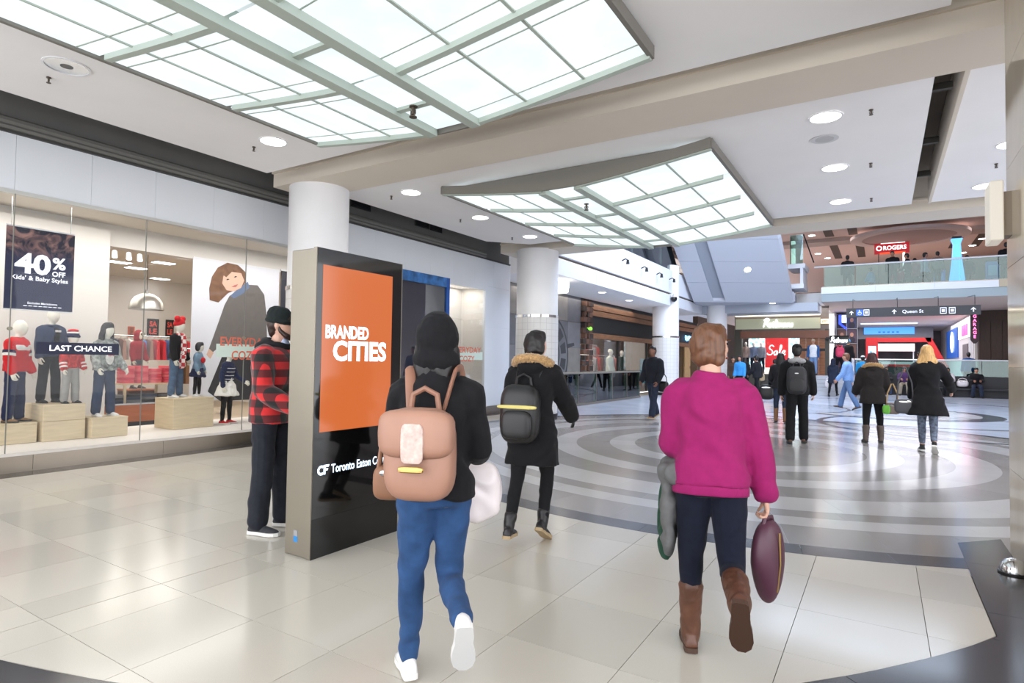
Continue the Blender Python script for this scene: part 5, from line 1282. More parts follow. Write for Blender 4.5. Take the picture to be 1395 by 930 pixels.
# ------------------------------------------------------------------ shop window display
def plinth(y0, y1, x0, x1, z1, label, stacked=False):
    t = empty('plinth', ((x0 + x1) / 2, (y0 + y1) / 2, .21), 0, label, 'plinth', 'pale wood plinths in the shop window')
    a, b, h = (x1 - x0) / 2, (y1 - y0) / 2, z1 - .21
    if stacked:
        MB().box((-a, -b, .002), (a, b, h * .55)).build('lower_box', WOODL, t, bevel=.004); MB().box((-a, -b, h * .555), (a, b, h)).build('upper_box', WOODL, t, bevel=.004)
    else:
        MB().box((-a, -b, .002), (a, b, h - .02)).build('box', WOODL, t, bevel=.004); MB().box((-a - .002, -b - .002, h - .019), (a + .002, b + .002, h)).build('top', WOODL, t)
plinth(2.9, 3.33, -9.85, -9.42, .475, 'pale wood plinth under the boy in the red jacket')
plinth(3.37, 3.86, -9.98, -9.36, .695, 'tallest pale wood plinth, made of two stacked boxes under two mannequins', True)
plinth(3.9, 4.36, -9.72, -9.26, .49, 'low pale wood plinth under the mannequin in the camouflage jacket')
plinth(5.08, 5.74, -9.95, -9.4, .695, 'pale wood plinth under the red bobble hat mannequin')
MW = mat('mannequin_gloss', (226, 222, 208), .35)
KR, KN, KW = cloth('kid_red', (196, 34, 40)), cloth('kid_navy', (34, 42, 72)), cloth('kid_white', (226, 224, 220))
KD, KDL = cloth('kid_denim', (48, 60, 86), var=.2, vs=16), cloth('kid_denim_light', (120, 146, 168), var=.2, vs=16)
CAMO = mat('camouflage', (138, 142, 138), .85, var=.75, vscale=18); BOOTT = mat('boot_wheat', (140, 106, 66), .6, var=.1)
def manq(label, loc, hd, **k):
    sp = dict(sex='m', vox=.015, skin=MW, face=False, head_scale=1.22, wide=1.05, hand_scale=1.05, legL=(1, 4, 1, 0), legR=(-1, 4, 2, 0), armL=(2, 10, 20), armR=(2, 10, 16)); sp.update(k)
    return person('mannequin', label, loc, hd, sp, cat='mannequin')
r_, J = manq('boy mannequin in red jacket with white chest band, leftmost in the window', (-9.62, 3.14, .475), -48, h=1.3, top=dict(mat=KR, t=.035, hem=.06), bottom=dict(mat=KN, cut='straight', t=.012), shoes=dict(mat=BOOTT, sole=SHOEK, shaft=.1, shaft_r=.06))
s = J['s']
mb = MB(); loft(mb, [(J['P'] + J['U'] * d * s, J['R'], J['F'], (hw + .041) * s * 1.05, (hd + .041) * s) for d, hw, hd in ((.31, .17, .12), (.36, .178, .122), (.41, .18, .115))], 28); link('chest_band', remesh(mb, 'band', KW, .012, 2), r_)
for nm in 'LR':
    for a_, b_, m_, n_ in ((.5, .66, KN, 'navy_band'), (.68, .84, KW, 'white_band')):
        mb = MB(); mb.tube([J['sh' + nm].lerp(J['elb' + nm], a_), J['sh' + nm].lerp(J['elb' + nm], b_)], .094 * s, 14); mb.build(n_, m_, r_, smooth=True)
r_, J = manq('mannequin in dark denim jacket and black trousers on the tallest plinth', (-9.8, 3.58, .695), -72, h=1.27, armL=(4, 12, 10), armR=(4, 12, 10), top=dict(mat=KD, t=.03, hem=.07), bottom=dict(mat=CBLACK, cut='straight'), shoes=dict(mat=SHOEK, sole=SHOEK, shaft=.1, shaft_r=.06))
s = J['s']; mb = MB(); mb.blob(J['P'] + J['U'] * .33 * s + J['F'] * .125 * s, (.075 * s, .04 * s, .17 * s)); link('tee_front', remesh(mb, 'tee', CBLACK, .01, 2), r_)
mb = MB(); [mb.blob(J['P'] + J['U'] * .42 * s + J['F'] * .168 * s - J['R'] * x_ * s, (.01 * s, .006 * s, .022 * s), None, 8, 6, .5) for x_ in (-.045, -.015, .015, .045)]; mb.build('print', KW, r_)
for sd in (-1, 1): mb = MB(); mb.blob(J['P'] + J['U'] * .51 * s + J['R'] * sd * .07 * s + J['F'] * .05 * s, (.05 * s, .07 * s, .03 * s)); mb.build('collar', KD, r_, smooth=True)
r_, J = manq('toddler mannequin in red check sweater, striped hat and grey trousers', (-9.5, 3.72, .695), -75, h=.94, head_scale=1.45, hat=dict(kind='beanie', mat=KN), top=dict(mat=mat('kid_check', (190, 60, 58), .85, var=.6, vscale=30), t=.035, hem=.05), bottom=dict(mat=cloth('kid_grey', (158, 156, 152), var=.1), cut='straight', t=.02), shoes=dict(mat=SHOEK, shaft=.08, shaft_r=.06))
c, rot, hs = J['hc'], J['hr'], J['hs']
for z, m_, n_, q in ((.085, KW, 'white_stripe', 1.0), (.125, KR, 'red_crown', .82)):
    mb = MB(); mb.blob(c + rot @ (V((0, -.012, z)) * hs), (.086 * q * hs + .004, .104 * q * hs + .004, .03 * hs), rot); mb.build(n_, m_, r_, smooth=True)
for nm in 'LR':
    for a_ in (.35, .7): mb = MB(); mb.tube([J['elb' + nm].lerp(J['wr' + nm], a_), J['elb' + nm].lerp(J['wr' + nm], a_ + .16)], .086 * J['s'], 12); mb.build('white_band', KW, r_, smooth=True)
r_, J = manq('mannequin in grey camouflage jacket, white tee and dark jeans', (-9.5, 4.14, .49), -78, h=1.3, sex='f', hair='long', hair_mat=mat('wig_dark', (44, 42, 44), .6), armL=(4, 14, 34), armR=(4, 14, 34), top=dict(mat=CAMO, t=.03, hem=.07), bottom=dict(mat=KD, cut='straight', t=.012), shoes=dict(mat=SHOEW, near=True))
s = J['s']; mb = MB(); mb.blob(J['P'] + J['U'] * .22 * s + J['F'] * .115 * s, (.085 * s, .045 * s, .2 * s)); link('tee_front', remesh(mb, 'tee', KW, .01, 2), r_)
mb = MB(); mb.tube([J['P'] + J['U'] * (.24 + .028 * math.sin(k * 2.1)) * s + J['F'] * .162 * s + J['R'] * (-.06 + .01 * k) * s for k in range(13)], .007 * s, 5); mb.build('print', KR, r_)
for nm in 'LR': mb = MB(); mb.tube([J['wr' + nm] - J['fd' + nm] * .05 * s, J['wr' + nm]], .05 * s, 12); mb.build('blue_cuff', cloth('cuff_blue', (60, 110, 200)), r_, smooth=True)
PLK = mat('kid_plaid', (186, 90, 90), .85)
nt, b = nodes_of(PLK); ck = nt.nodes.new('ShaderNodeTexChecker'); tc = nt.nodes.new('ShaderNodeTexCoord'); ck.inputs['Scale'].default_value = 16; ck.inputs['Color1'].default_value = (*lin((170, 40, 46)), 1); ck.inputs['Color2'].default_value = (*lin((222, 208, 204)), 1)
nt.links.new(tc.outputs['Object'], ck.inputs['Vector']); nt.links.new(ck.outputs[0], b.inputs['Base Color'])
r_, J = manq('mannequin in red bobble hat, black jacket and check scarf', (-9.72, 5.28, .695), -60, h=1.22, sex='f', hat=dict(kind='pompom', mat=KR), top=dict(mat=CBLACK, t=.03, hem=.06), bottom=dict(mat=cloth('kid_jean_mid', (84, 104, 130), var=.2, vs=16), cut='straight'), shoes=dict(mat=SHOEW))
s = J['s']; mb = MB(); mb.blob(J['P'] + J['U'] * .25 * s + J['F'] * .12 * s - J['R'] * .05 * s, (.09 * s, .05 * s, .2 * s)); link('tee_front', remesh(mb, 'tee', KW, .01, 2), r_)
mb = MB(); mb.blob(J['P'] + J['U'] * .5 * s + J['F'] * .03 * s, (.13 * s, .12 * s, .05 * s)); limb(mb, [J['P'] + J['U'] * .46 * s + J['F'] * .14 * s + J['R'] * .04 * s, J['P'] + J['U'] * .2 * s + J['F'] * .19 * s + J['R'] * .06 * s, J['P'] - J['U'] * .22 * s + J['F'] * .19 * s + J['R'] * .08 * s], [.07 * s, .075 * s, .085 * s], ell=.4); link('scarf', remesh(mb, 'scarf', PLK, .012, 2, .005, 22), r_)
r_, J = manq('smaller mannequin in pale denim jacket, dark dress and black cap of hair', (-9.66, 5.6, .695), -55, h=.86, head_scale=1.35, sex='f', hair='bob', hair_mat=mat('wig_dark', (44, 42, 44), .6), top=dict(mat=KDL, t=.03, hem=.02), bottom=dict(mat=CBLACK), skirt=KN, shoes=dict(mat=SHOEW))
mb = MB(); mb.blob(J['P'] + J['U'] * .28 * J['s'] + J['F'] * .16 * J['s'], (.06, .03, .05)); mb.build('bow', KR, r_, smooth=True)
r_, J = manq('girl mannequin in striped navy top, white tulle skirt and red sneakers', (-9.58, 6.08, .21), -60, h=1.28, sex='f', armL=(16, 10, 40), armR=(-6, 14, 20), top=dict(mat=KN, t=.014, hem=.0, collar=False), bottom=dict(mat=CBLACK, t=.003), skirt=mat('tulle', (238, 234, 228), .7, bump=.3, bscale=40), shoes=dict(mat=cloth('sneaker_red', (196, 40, 44)), sole=mat('rubber_white', (228, 226, 222), .5)))
s = J['s']
for k in range(4):
    d = .1 + k * .085; q = TORSO['f']; i = max(j for j in range(len(q)) if q[j][0] <= d); f_ = (d - q[i][0]) / (q[i + 1][0] - q[i][0]); hw = q[i][1] + (q[i + 1][1] - q[i][1]) * f_; hd = q[i][2] + (q[i + 1][2] - q[i][2]) * f_
    mb = MB(); cc = J['P'] + J['U'] * d * s; mb.tube([cc + J['R'] * ((hw + .02) * 1.05 * s * math.cos(a)) + J['F'] * ((hd + .02) * s * math.sin(a)) for a in [2 * PI * i / 24 for i in range(24)]], .009 * s, 6, closed=True); mb.build('white_stripe', KW, r_, smooth=True)

# ---- signs in the window
NAVY = mat('poster_navy', (26, 30, 58), .5, emit=(26, 30, 58), estr=.35)
def navy_poster():
    nt, b = nodes_of(NAVY); tc = nt.nodes.new('ShaderNodeTexCoord'); sp = nt.nodes.new('ShaderNodeSeparateXYZ'); nt.links.new(tc.outputs['Object'], sp.inputs[0])
    n = nt.nodes.new('ShaderNodeTexNoise'); n.inputs['Scale'].default_value = 5; n.inputs['Detail'].default_value = 6; n.inputs['Distortion'].default_value = 1.5; nt.links.new(tc.outputs['Object'], n.inputs['Vector'])
    r = nt.nodes.new('ShaderNodeValToRGB'); r.color_ramp.elements[0].color = (*lin((20, 20, 40)), 1); r.color_ramp.elements[1].color = (*lin((150, 112, 104)), 1); r.color_ramp.elements[0].position = .46; r.color_ramp.elements[1].position = .72
    nt.links.new(n.outputs[0], r.inputs[0]); mr = nt.nodes.new('ShaderNodeMapRange'); mr.inputs['From Min'].default_value = .6; mr.inputs['From Max'].default_value = .75; nt.links.new(sp.outputs[2], mr.inputs[0])
    mx = nt.nodes.new('ShaderNodeMixRGB'); mx.inputs[1].default_value = (*lin((28, 32, 62)), 1); nt.links.new(mr.outputs[0], mx.inputs[0]); nt.links.new(r.outputs[0], mx.inputs[2])
    nt.links.new(mx.outputs[0], b.inputs['Base Color']); nt.links.new(mx.outputs[0], b.inputs['Emission Color'])
navy_poster()
PW = mat('print_white', (236, 236, 244), .5, emit=(236, 236, 244), estr=.55)  # printed lettering glows by itself; its brightness is put into the ink
t = empty('sale_poster', (-8.66, 3.035, 1.9), 0, 'large dark navy poster reading 40% OFF hanging in the shop window', 'poster')
MB().box((-.006, -.345, 0), (.006, .345, .97)).build('board', NAVY, t); MB().box((-.008, -.35, .97), (.008, .35, .985)).build('top_rail', TRIMW, t); MB().box((-.008, -.35, -.012), (.008, .35, 0)).build('bottom_rail', TRIMW, t)
for y in (-.3, .3): MB().tube([(0, y, .985), (0, y, 1.32)], .003, 5).build('hanging_wire', CHROME, t)
mb = MB(); Y_, Z_ = (0, 1, 0), (0, 0, 1)
text(mb, '40', (.008, -.08, .55), Y_, Z_, width=.36, height=.25, bold=.035); text(mb, '%', (.008, .185, .585), Y_, Z_, width=.14, height=.15, bold=.03); text(mb, 'OFF', (.008, .185, .455), Y_, Z_, width=.14, height=.065, bold=.035)
text(mb, "Kids' & Baby Styles", (.008, -.0, .37), Y_, Z_, width=.57, height=.07, bold=.02); text(mb, 'Excludes Markdowns', (.008, 0.03, .08), Y_, Z_, width=.3, height=.026, bold=.01); [mb.add([(.009, -.16 + k * .05 + a_, .04 + b_) for a_, b_ in ((0, 0), (.036, 0), (.036, .008), (0, .008))], [[0, 1, 2, 3]]) for k in range(8)]; mb.build('lettering', PW, t)
t = empty('window_banner', (-8.494, 3.415, 1.37), 0, 'navy strip sign reading LAST CHANCE across the shop window', 'sign')
MB().box((-.004, -.445, 0), (.0, .445, .145)).build('strip', mat('strip_navy', (36, 40, 66), .5), t); mb = MB(); text(mb, 'LAST CHANCE', (.0005, .02, .075), Y_, Z_, width=.68, height=.07, bold=.02, depth=.001); mb.build('lettering', PW, t)
ORG = mat('decal_orange', (214, 108, 84), .5); MINT = mat('decal_mint', (206, 222, 212), .4)
for y0, y1, l in ((5.2, 6.15, 'pale green strip decal reading EVERYDAY COZY, behind the plaid jacket man'), (10.9, 12.2, 'pale green strip decal reading EVERYDAY COZY on the lit cream window')):
    t = empty('window_decal', (-8.494, (y0 + y1) / 2, 1.36), 0, l, 'sign'); h = (y1 - y0) / 2
    MB().box((-.003, -h, 0), (0, h, .2)).build('strip', MINT, t); mb = MB(); text(mb, 'EVERYDAY', (.0005, 0, .24), Y_, Z_, width=h * 1.75, height=.14, bold=.02, depth=.001); text(mb, 'COZY', (.0005, 0, .03), Y_, Z_, width=h * .95, height=.14, bold=.02, depth=.001); mb.build('lettering', ORG, t)

# ---- big photo panel of a girl in a grey sweater (a flat print)
t = empty('photo_panel', (-10.28, 6.7, .58), 0, 'tall white photo print of a girl in a grey sweater hanging in the window', 'poster')
y0, y1, z0, z1 = -.88, .88, 0, 2.52
MB().box((-.012, y0, z0), (.0, y1, z1)).build('board', mat('print_paper', (228, 228, 234), .5), t); MB().box((-.014, y0, z1), (.004, y1, z1 + .02)).build('top_rail', TRIMW, t)
def pp(px, py):
    u = (px - 262) / 116; top_, bot = 347 + 25 * u, 540 + 8 * u
    return (y0 + (y1 - y0) * u, z1 - (z1 - z0) * (py - top_) / (bot - top_))
def flat(name, pts, layer, mt): MB().extr([(.001 * layer, *pp(*q)) for q in pts], (.001, 0, 0)).build(name, mt, t)
flat('print_skirt', [(303, 478), (352, 478), (372, 532), (345, 548), (300, 545), (284, 530)], 1, mat('ink_skirt', (44, 42, 46), .6))
SWG = mat('ink_sweater', (108, 102, 98), .6, var=.08, vscale=12)
flat('print_sweater', [(318, 396), (332, 388), (346, 390), (356, 404), (360, 432), (362, 470), (352, 472), (352, 480), (303, 480), (298, 470), (288, 478), (284, 472), (294, 440), (302, 414), (308, 402)], 2, SWG)
flat('print_collar', [(309, 402), (322, 390), (332, 384), (335, 392), (326, 400), (314, 406)], 3, mat('ink_blue', (104, 120, 150), .6))
HB = mat('ink_hair', (122, 84, 58), .6, var=.3, vscale=10)
flat('print_hair', [(292, 362), (304, 356), (318, 360), (328, 370), (330, 384), (322, 392), (306, 398), (294, 410), (283, 406), (282, 390), (285, 374)], 4, HB)
flat('print_face', [(300, 370), (312, 364), (322, 370), (327, 382), (323, 392), (314, 396), (304, 394), (298, 384)], 5, mat('ink_skin', (226, 184, 160), .6))
flat('print_fringe', [(298, 372), (304, 362), (316, 361), (325, 372), (320, 371), (310, 369), (303, 376)], 6, HB)
for a in ((305, 379), (315, 376)): flat('print_eye', [(a[0] - 2.2, a[1] + .6), (a[0], a[1] - 1), (a[0] + 2.2, a[1]), (a[0], a[1] + 1.2)], 7, MATS['eye_dark'] if 'eye_dark' in MATS else mat('eye_dark', (40, 32, 30), .2))
flat('print_mouth', [(310, 390), (314, 387.5), (319, 386.5), (316, 390.5)], 7, mat('ink_lip', (190, 110, 104), .6))
flat('print_hand', [(284, 472), (290, 478), (286, 486), (281, 480)], 3, MATS['ink_skin'])
t = empty('dark_panel', (-10.28, 7.85, .21), 0, 'dark narrow panel beside the girl photo print', 'panel')
MB().box((-.02, -.22, .002), (0, .22, 2.9)).build('board', mat('panel_dark', (52, 52, 62), .5, var=.2, vscale=2), t); MB().box((-.03, -.24, 2.9), (.01, .24, 2.93)).build('top_rail', TRIMW, t)

# ---- pendant, ceiling lights, spots
t = empty('dome_pendant', (-11, 5.42, 3.42), 0, 'brushed aluminium dome pendant lamp inside the clothes shop', 'pendant lamp')
MB().lathe([(.03, -.96), (.1, -.975), (.19, -1.03), (.25, -1.12), (.275, -1.25), (.27, -1.25), (.24, -1.12), (.18, -1.04), (.09, -.99), (.02, -.975)], n=32, cap=True).build('shade', mat('spun_alu', (190, 188, 182), .3, .9), t, smooth=True)
MB().tube([(0, 0, -.001), (0, 0, -.96)], .006, 6).build('cord', BLACK, t); MB().cyl((0, 0), .025, -.97, -.9, 12).build('socket', CHROME, t); MB().blob((0, 0, -1.1), (.05, .05, .06)).build('bulb', LAMP, t, smooth=True)
for i, (x, y) in enumerate([(-14.3, 6.45), (-11.84, 6.4), (-13.48, 6.97), (-14.9, 7.08), (-16.4, 8.4)]):
    t = empty('strip_light', (x, y, 3.42), 0, ['strip light on the shop ceiling left of the dome pendant', 'brightest strip light on the shop ceiling, near the photo print', 'strip light above right of the dome pendant', 'strip light low left of the pendant cord', 'farthest strip light on the shop ceiling'][i], 'ceiling light', 'shop ceiling strip lights')
    MB().box((-.12, -.2, -.02), (.12, .2, -.004)).build('diffuser', LAMP, t); MB().box((-.14, -.22, -.012), (.14, .22, -.001)).build('frame', TRIMW, t)
for i, y in enumerate((5.5, 5.75, 5.95)):
    t = empty('track_spot', (-12.4, y, 3.42), 0, ['left', 'middle', 'right'][i] + ' one of the three track spotlights near the pendant cord', 'spotlight', 'track spotlights in the shop')
    MB().tube([(0, 0, -.001), (0, 0, -.1)], .012, 6).build('stem', TRIMW, t); MB().tube([(0, 0, -.08), (.06, -.02, -.2)], [.04, .05], 12).build('can', TRIMW, t); MB().blob((.062, -.02, -.205), (.04, .04, .015)).build('lens', LAMP, t)
# ---- merchandise
t = empty('display_table', (-12.35, 6.05, .02), 0, 'orange wood display table with a raised shelf of pink tops', 'table')
MB().box((-.35, -.75, .0), (.4, .65, .1)).build('plinth_base', BLACK, t); MB().box((-.4, -.8, .1), (.45, .7, .42)).build('front_panel', WOODO, t); MB().box((-.42, -.82, .42), (.47, .72, .45)).build('lower_top', CHROME, t)
for x, y in ((-.35, -.45), (.3, -.45), (-.35, .45), (.3, .45)): MB().box((x - .02, y - .02, .45), (x + .02, y + .02, .78)).build('post', WOODL, t)
MB().box((-.4, -.5, .78), (.35, .5, .81)).build('upper_shelf', WOODL, t)
PINKS = [cloth('pink_a', (226, 96, 112), var=.08), cloth('pink_b', (214, 80, 100), var=.08), cloth('pink_c', (234, 118, 128), var=.08)]
def folded(name, x, y, z, w_, d_, h_, mt, label, grp):
    mb = MB(); k = []
    for i in range(12):
        a = 2 * PI * i / 12; k.append((x + d_ / 2 * math.copysign(abs(math.cos(a)) ** .4, math.cos(a)), y + w_ / 2 * math.copysign(abs(math.sin(a)) ** .4, math.sin(a))))
    mb.prism(k, z, z + h_ * .9); o = mb.build(name, mt, smooth=50); tag(o, label, 'clothes', grp)
NTH = ['lowest', 'second from the bottom', 'third from the bottom', 'fourth from the bottom', 'fifth from the bottom', 'topmost']
for c_, nm in enumerate(('left', 'second', 'third', 'right')):
    for k in range(6 if c_ != 2 else 5): folded('folded_shirt', -12.2 + random.uniform(-.01, .01), 5.68 + c_ * .25, .832 + k * .056, .22, .3, .056, PINKS[(c_ + k) % 3], 'folded pink top, %s in the %s stack on the raised shelf' % (NTH[k], nm), 'folded pink tops')
DK2 = [cloth('fold_denim', (52, 60, 80)), cloth('fold_grey', (116, 116, 120)), cloth('fold_black', (36, 36, 40))]
for c_, nm in enumerate(('left', 'second', 'third', 'right')):
    for k in range(3): folded('folded_jeans', -12.15, 5.45 + c_ * .3, .472 + k * .05, .26, .34, .05, DK2[(c_ + k * 2) % 3], 'folded dark garment, %s in the %s stack of the table top' % (NTH[k], nm), 'folded dark garments')
def rack(x, y0, y1, z, label): 
    t = empty('clothes_rack', (x, (y0 + y1) / 2, .02), 0, label, 'clothes rack'); h = (y1 - y0) / 2
    MB().tube([(0, -h, z), (0, h, z)], .015, 8).build('rail', CHROME, t)
    for y in (-h, h): MB().tube([(0, y, 0.002), (0, y, z)], .015, 8).build('post', CHROME, t); MB().box((-.22, y - .015, 0), (.22, y + .015, .02)).build('foot', CHROME, t)
rack(-15, 6.4, 9.6, 1.8, 'long chrome clothes rack at the back of the clothes shop'); rack(-13.1, 7.0, 8.2, 1.5, 'short chrome rack of brown garments behind the check scarf mannequin')
RC_ = [(70, 90, 150), (200, 70, 80), (226, 220, 214), (50, 50, 58), (150, 120, 110), (206, 160, 150), (90, 130, 190), (40, 44, 60), (190, 50, 60), (222, 210, 190)]
def garment(x, y, z, L, col, label, grp):
    t = empty('hanging_garment', (x, y, z), 0, label, 'clothes', grp)
    mb = MB(); mb.rings([[(a * w_, b * th, zz) for a, b in ((-1, -1), (1, -1), (1, 1), (-1, 1))] for zz, w_, th in ((-.06, .05, .02), (-.11, .2, .028), (-.3, .19, .035), (-L, .21, .045))]); mb.build('cloth', cloth('rack_%d_%d_%d' % col, col), t, smooth=50)
    MB().tube([(0, 0, .016), (.015, 0, .0), (0, 0, -.03), (-.17, 0, -.1)], .004, 5).build('hanger', CHROME, t)
ORD = 'first second third fourth fifth sixth seventh eighth ninth tenth eleventh twelfth thirteenth fourteenth fifteenth sixteenth seventeenth eighteenth nineteenth twentieth'.split()
for k in range(20): garment(-15, 6.55 + k * .15, 1.8, .55, RC_[(k * 7 + k // 3) % 10], 'small garment hanging %s along the long back rack' % ORD[k], 'garments on the long rack')
for k in range(7): garment(-13.1, 7.1 + k * .16, 1.5, .75, [(112, 80, 56), (134, 98, 70), (92, 66, 50)][k % 3], 'brown garment hanging %s along the short rack' % ORD[k], 'brown garments on the short rack')
manq('mannequin in dark red hooded jacket and grey jeans behind the display table', (-13.5, 6.5, .65), -70, h=1.2, hat=dict(kind='hood', mat=cloth('hood_red', (140, 34, 44))), top=dict(mat=cloth('hood_red', (140, 34, 44)), t=.03, hem=.06), bottom=dict(mat=cloth('kid_grey_jean', (86, 90, 100))), shoes=dict(mat=SHOEK), vox=.02)
t = empty('plinth', (-13.5, 6.5, .02), 0, 'dark riser under the red hooded mannequin', 'plinth'); MB().box((-.25, -.25, 0), (.25, .25, .6)).build('box', WOODD, t); MB().box((-.26, -.26, .6), (.26, .26, .628)).build('top', WOODO, t)
SR = mat('sale_print_red', (206, 70, 56), .5, emit=(206, 70, 56), estr=.2)
for i, (y, w_) in enumerate(((8.55, .3), (9.0, .22))):
    t = empty('wall_poster', (-16.985, y, 1.88), 0, ['black poster with red SA LE letters on the shop rear wall, left', 'black poster with red SA LE letters beside the photo print'][i], 'poster', 'sale posters at the rear')
    MB().box((0, -w_ / 2, 0), (.02, w_ / 2, .48)).build('board', BLACK, t); mb = MB(); text(mb, 'SA', (.021, 0, .34), Y_, Z_, width=w_ * .66, height=.15, bold=.03); text(mb, 'LE', (.021, 0, .14), Y_, Z_, width=w_ * .66, height=.15, bold=.03); mb.build('lettering', SR, t)
t = empty('wall_poster', (-16.985, 8.0, 1.76), 0, 'narrow orange poster with vertical dark lettering on shop rear wall', 'poster')
MB().box((0, -.08, 0), (.02, .08, .36)).build('board', mat('poster_orange', (206, 96, 60), .5), t); mb = MB(); text(mb, 'SALE', (.021, 0, .18), (0, 0, -1), (0, 1, 0), width=.3, height=.09, bold=.02); mb.build('lettering', BLACK, t)
for k in range(3):
    t = empty('wall_shelf', (-16.8, 7.2 + k * 1.1, 1.82), 0, ['left', 'middle', 'right'][k] + ' white shelf ledge on the shop rear wall', 'shelf', 'white ledges at the rear'); MB().box((-.2, -.52, -.03), (.15, .52, 0)).build('board', SHOPW, t); MB().box((-.2, -.5, -.12), (-.15, .5, -.03)).build('bracket', CHROME, t)
# ------------------------------------------------------------------ the people, nearest first
# man in the plaid jacket behind the kiosk
root, J = person('person', 'man in red and black plaid jacket and black beanie standing behind the kiosk', (-4.15, 3.02, 0), -66,
    dict(h=1.75, sex='m', vox=.011, bvox=.0075, skin=SKIN[0], lean=3, legL=(5, 4, 4, 0), legR=(0, 3, 3, 0), armL=(22, 8, 62, 25), armR=(8, 10, 52, 14), head=(6, 2), eyes=True, beard=True,
         hair='short', hair_mat=HAIRD, hat=dict(kind='beanie', mat=cloth('beanie_black', (30, 36, 36))), bottom=dict(mat=cloth('denim_black', (38, 40, 48)), cut='straight', wr=.006),
         top=dict(mat=plaid(), t=.03, hem=.09, flare=.05, box=.165, wr=.005, hood=False), shoes=dict(mat=cloth('sneaker_grey', (62, 62, 66)), sole=RUBW)))
mb = MB(); cc = J['P'] + J['U'] * .5 * J['s']; mb.blob(cc - J['F'] * .07, (.13, .09, .06)); mb.tube([cc + J['R'] * (.085 * math.cos(a)) + J['F'] * (.09 * math.sin(a)) + J['U'] * (.03 - .02 * math.sin(a)) for a in [2 * PI * i / 20 for i in range(20)]], .032, 10, closed=True)
link('hood', remesh(mb, 'hood', cloth('hood_black', (34, 34, 36)), .011, 2, .003, 20), root)
mb = MB(); mb.blob(cc + J['F'] * .075 + J['U'] * .015, (.05, .03, .07)); mb.build('shirt', cloth('shirt_pale', (190, 200, 226)), root, smooth=True)
t = empty('phone', world(root, J['wrR'] + J['fdR'] * .1 + V((-.03, 0, .02))), root.rotation_euler.z, 'dark phone in the hand of the plaid jacket man', 'phone')
MB().box((-.036, -.005, -.05), (.036, .005, .1)).build('case', BLACK, t, bevel=.003); MB().box((-.032, -.0065, -.04), (.032, -.005, .09)).build('screen', BLACKG, t)

# woman with the tan backpack
root, J = person('person', 'walking woman in black jacket, dark hood and blue jeans, nearest to the camera', (-1.605, 1.97, 0), 45,
    dict(h=1.57, sex='f', vox=.01, bvox=.01, skin=SKIN[0], lean=4, twist=-22, legL=(12, 1, 3, 2), legR=(8, 0, 92, 60), armL=(16, 5, 40), armR=(8, 12, 72), head=(-18, 0), hair='long', hair_mat=HAIRB,
         bottom=dict(mat=DENIM, t=.004, wr=.005, name='jeans'), top=dict(mat=CBLACK, t=.022, hem=.05, flare=.05, wr=.007), shoes=dict(mat=SHOEW, sole=RUBW), hat=dict(kind='hood', mat=CBLACK)))
TANP = mat('tan_leather', (164, 122, 102), .5, var=.06, vscale=10); TAND = mat('tan_dark', (146, 104, 84), .5, var=.08, vscale=10)
bp, c, rot = backpack('blush tan leather backpack on the woman in blue jeans', root, J, TANP, .28, .36, .15, drop=.09, pocket=False, strap_mt=TAND, flap=True)
F_, U_, R_ = J['F'], J['U'], J['R']
MB().blob(c - F_ * .105 + U_ * .045, (.045, .006, .075), rot, 12, 8, .4).build('woven_panel', mat('woven_pale', (200, 176, 166), .5, var=.2, vscale=50), bp)
MB().blob(c - F_ * .115 - U_ * .05, (.05, .008, .012), rot, 12, 8, .5).build('gold_clasp', mat('gold', (196, 160, 96), .3, .9), bp)
bag('handbag', 'brown leather handbag at left hip of the backpack woman', world(root, V((-.17, .12, 1.12))), 30, mat('brown_bag', (140, 98, 72), .5, var=.1, vscale=12), .17, .15, .09, .2)
wr = world(root, J['wrR'] + J['fdR'] * .1)
t = empty('shopping_bag', wr, R(40), 'white plastic shopping bag hanging from her right hand', 'bag')
mb = MB(); mb.blob((0, 0, -.19), (.13, .08, .14), None, 24, 16, .6); mb.blob((0, 0, -.07), (.05, .035, .06))
link('bag_body', remesh(mb, 'bag', mat('plastic_white', (240, 230, 230), .35, var=.03), .012, 2, .009, 16), t)
MB().tube([(-.045, 0, -.06), (-.03, 0, -.01), (0, 0, .012), (.03, 0, -.01), (.045, 0, -.06)], .008, 6).build('handle', MATS['plastic_white'], t)

# woman with the fur-trimmed hood
root, J = person('person', 'woman in long black parka with tan fur-trimmed hood walking by the banded column', (-2.3, 4.0, 0), 12,
    dict(h=1.58, sex='f', vox=.012, skin=SKIN[3], lean=3, legL=(-16, 1, 10, 6), legR=(16, 2, 38, 30), armL=(-10, 6, 15), armR=(34, 12, 14), head=(-40, 2), hair='bob', hair_mat=HAIRB, gloves=LEATK,
         bottom=dict(mat=CBLACK, t=.003), top=dict(mat=CBLACK, t=.034, hem=.34, flare=.1, wr=.007, name='parka', hood=True), fur=FUR, shoes=dict(mat=LEATK, sole=RUBT, shaft=.1, shaft_r=.05)))
bp, c, rot = backpack('black backpack with a yellow band on the fur-hooded woman', root, J, LEATK, .3, .44, .17, drop=.12, x=-.03)
MB().blob(c + J['U'] * .05 - J['F'] * .085, (.155, .012, .014), rot, 14, 8, .5).build('yellow_band', mat('band_yellow', (214, 200, 120), .6), bp)

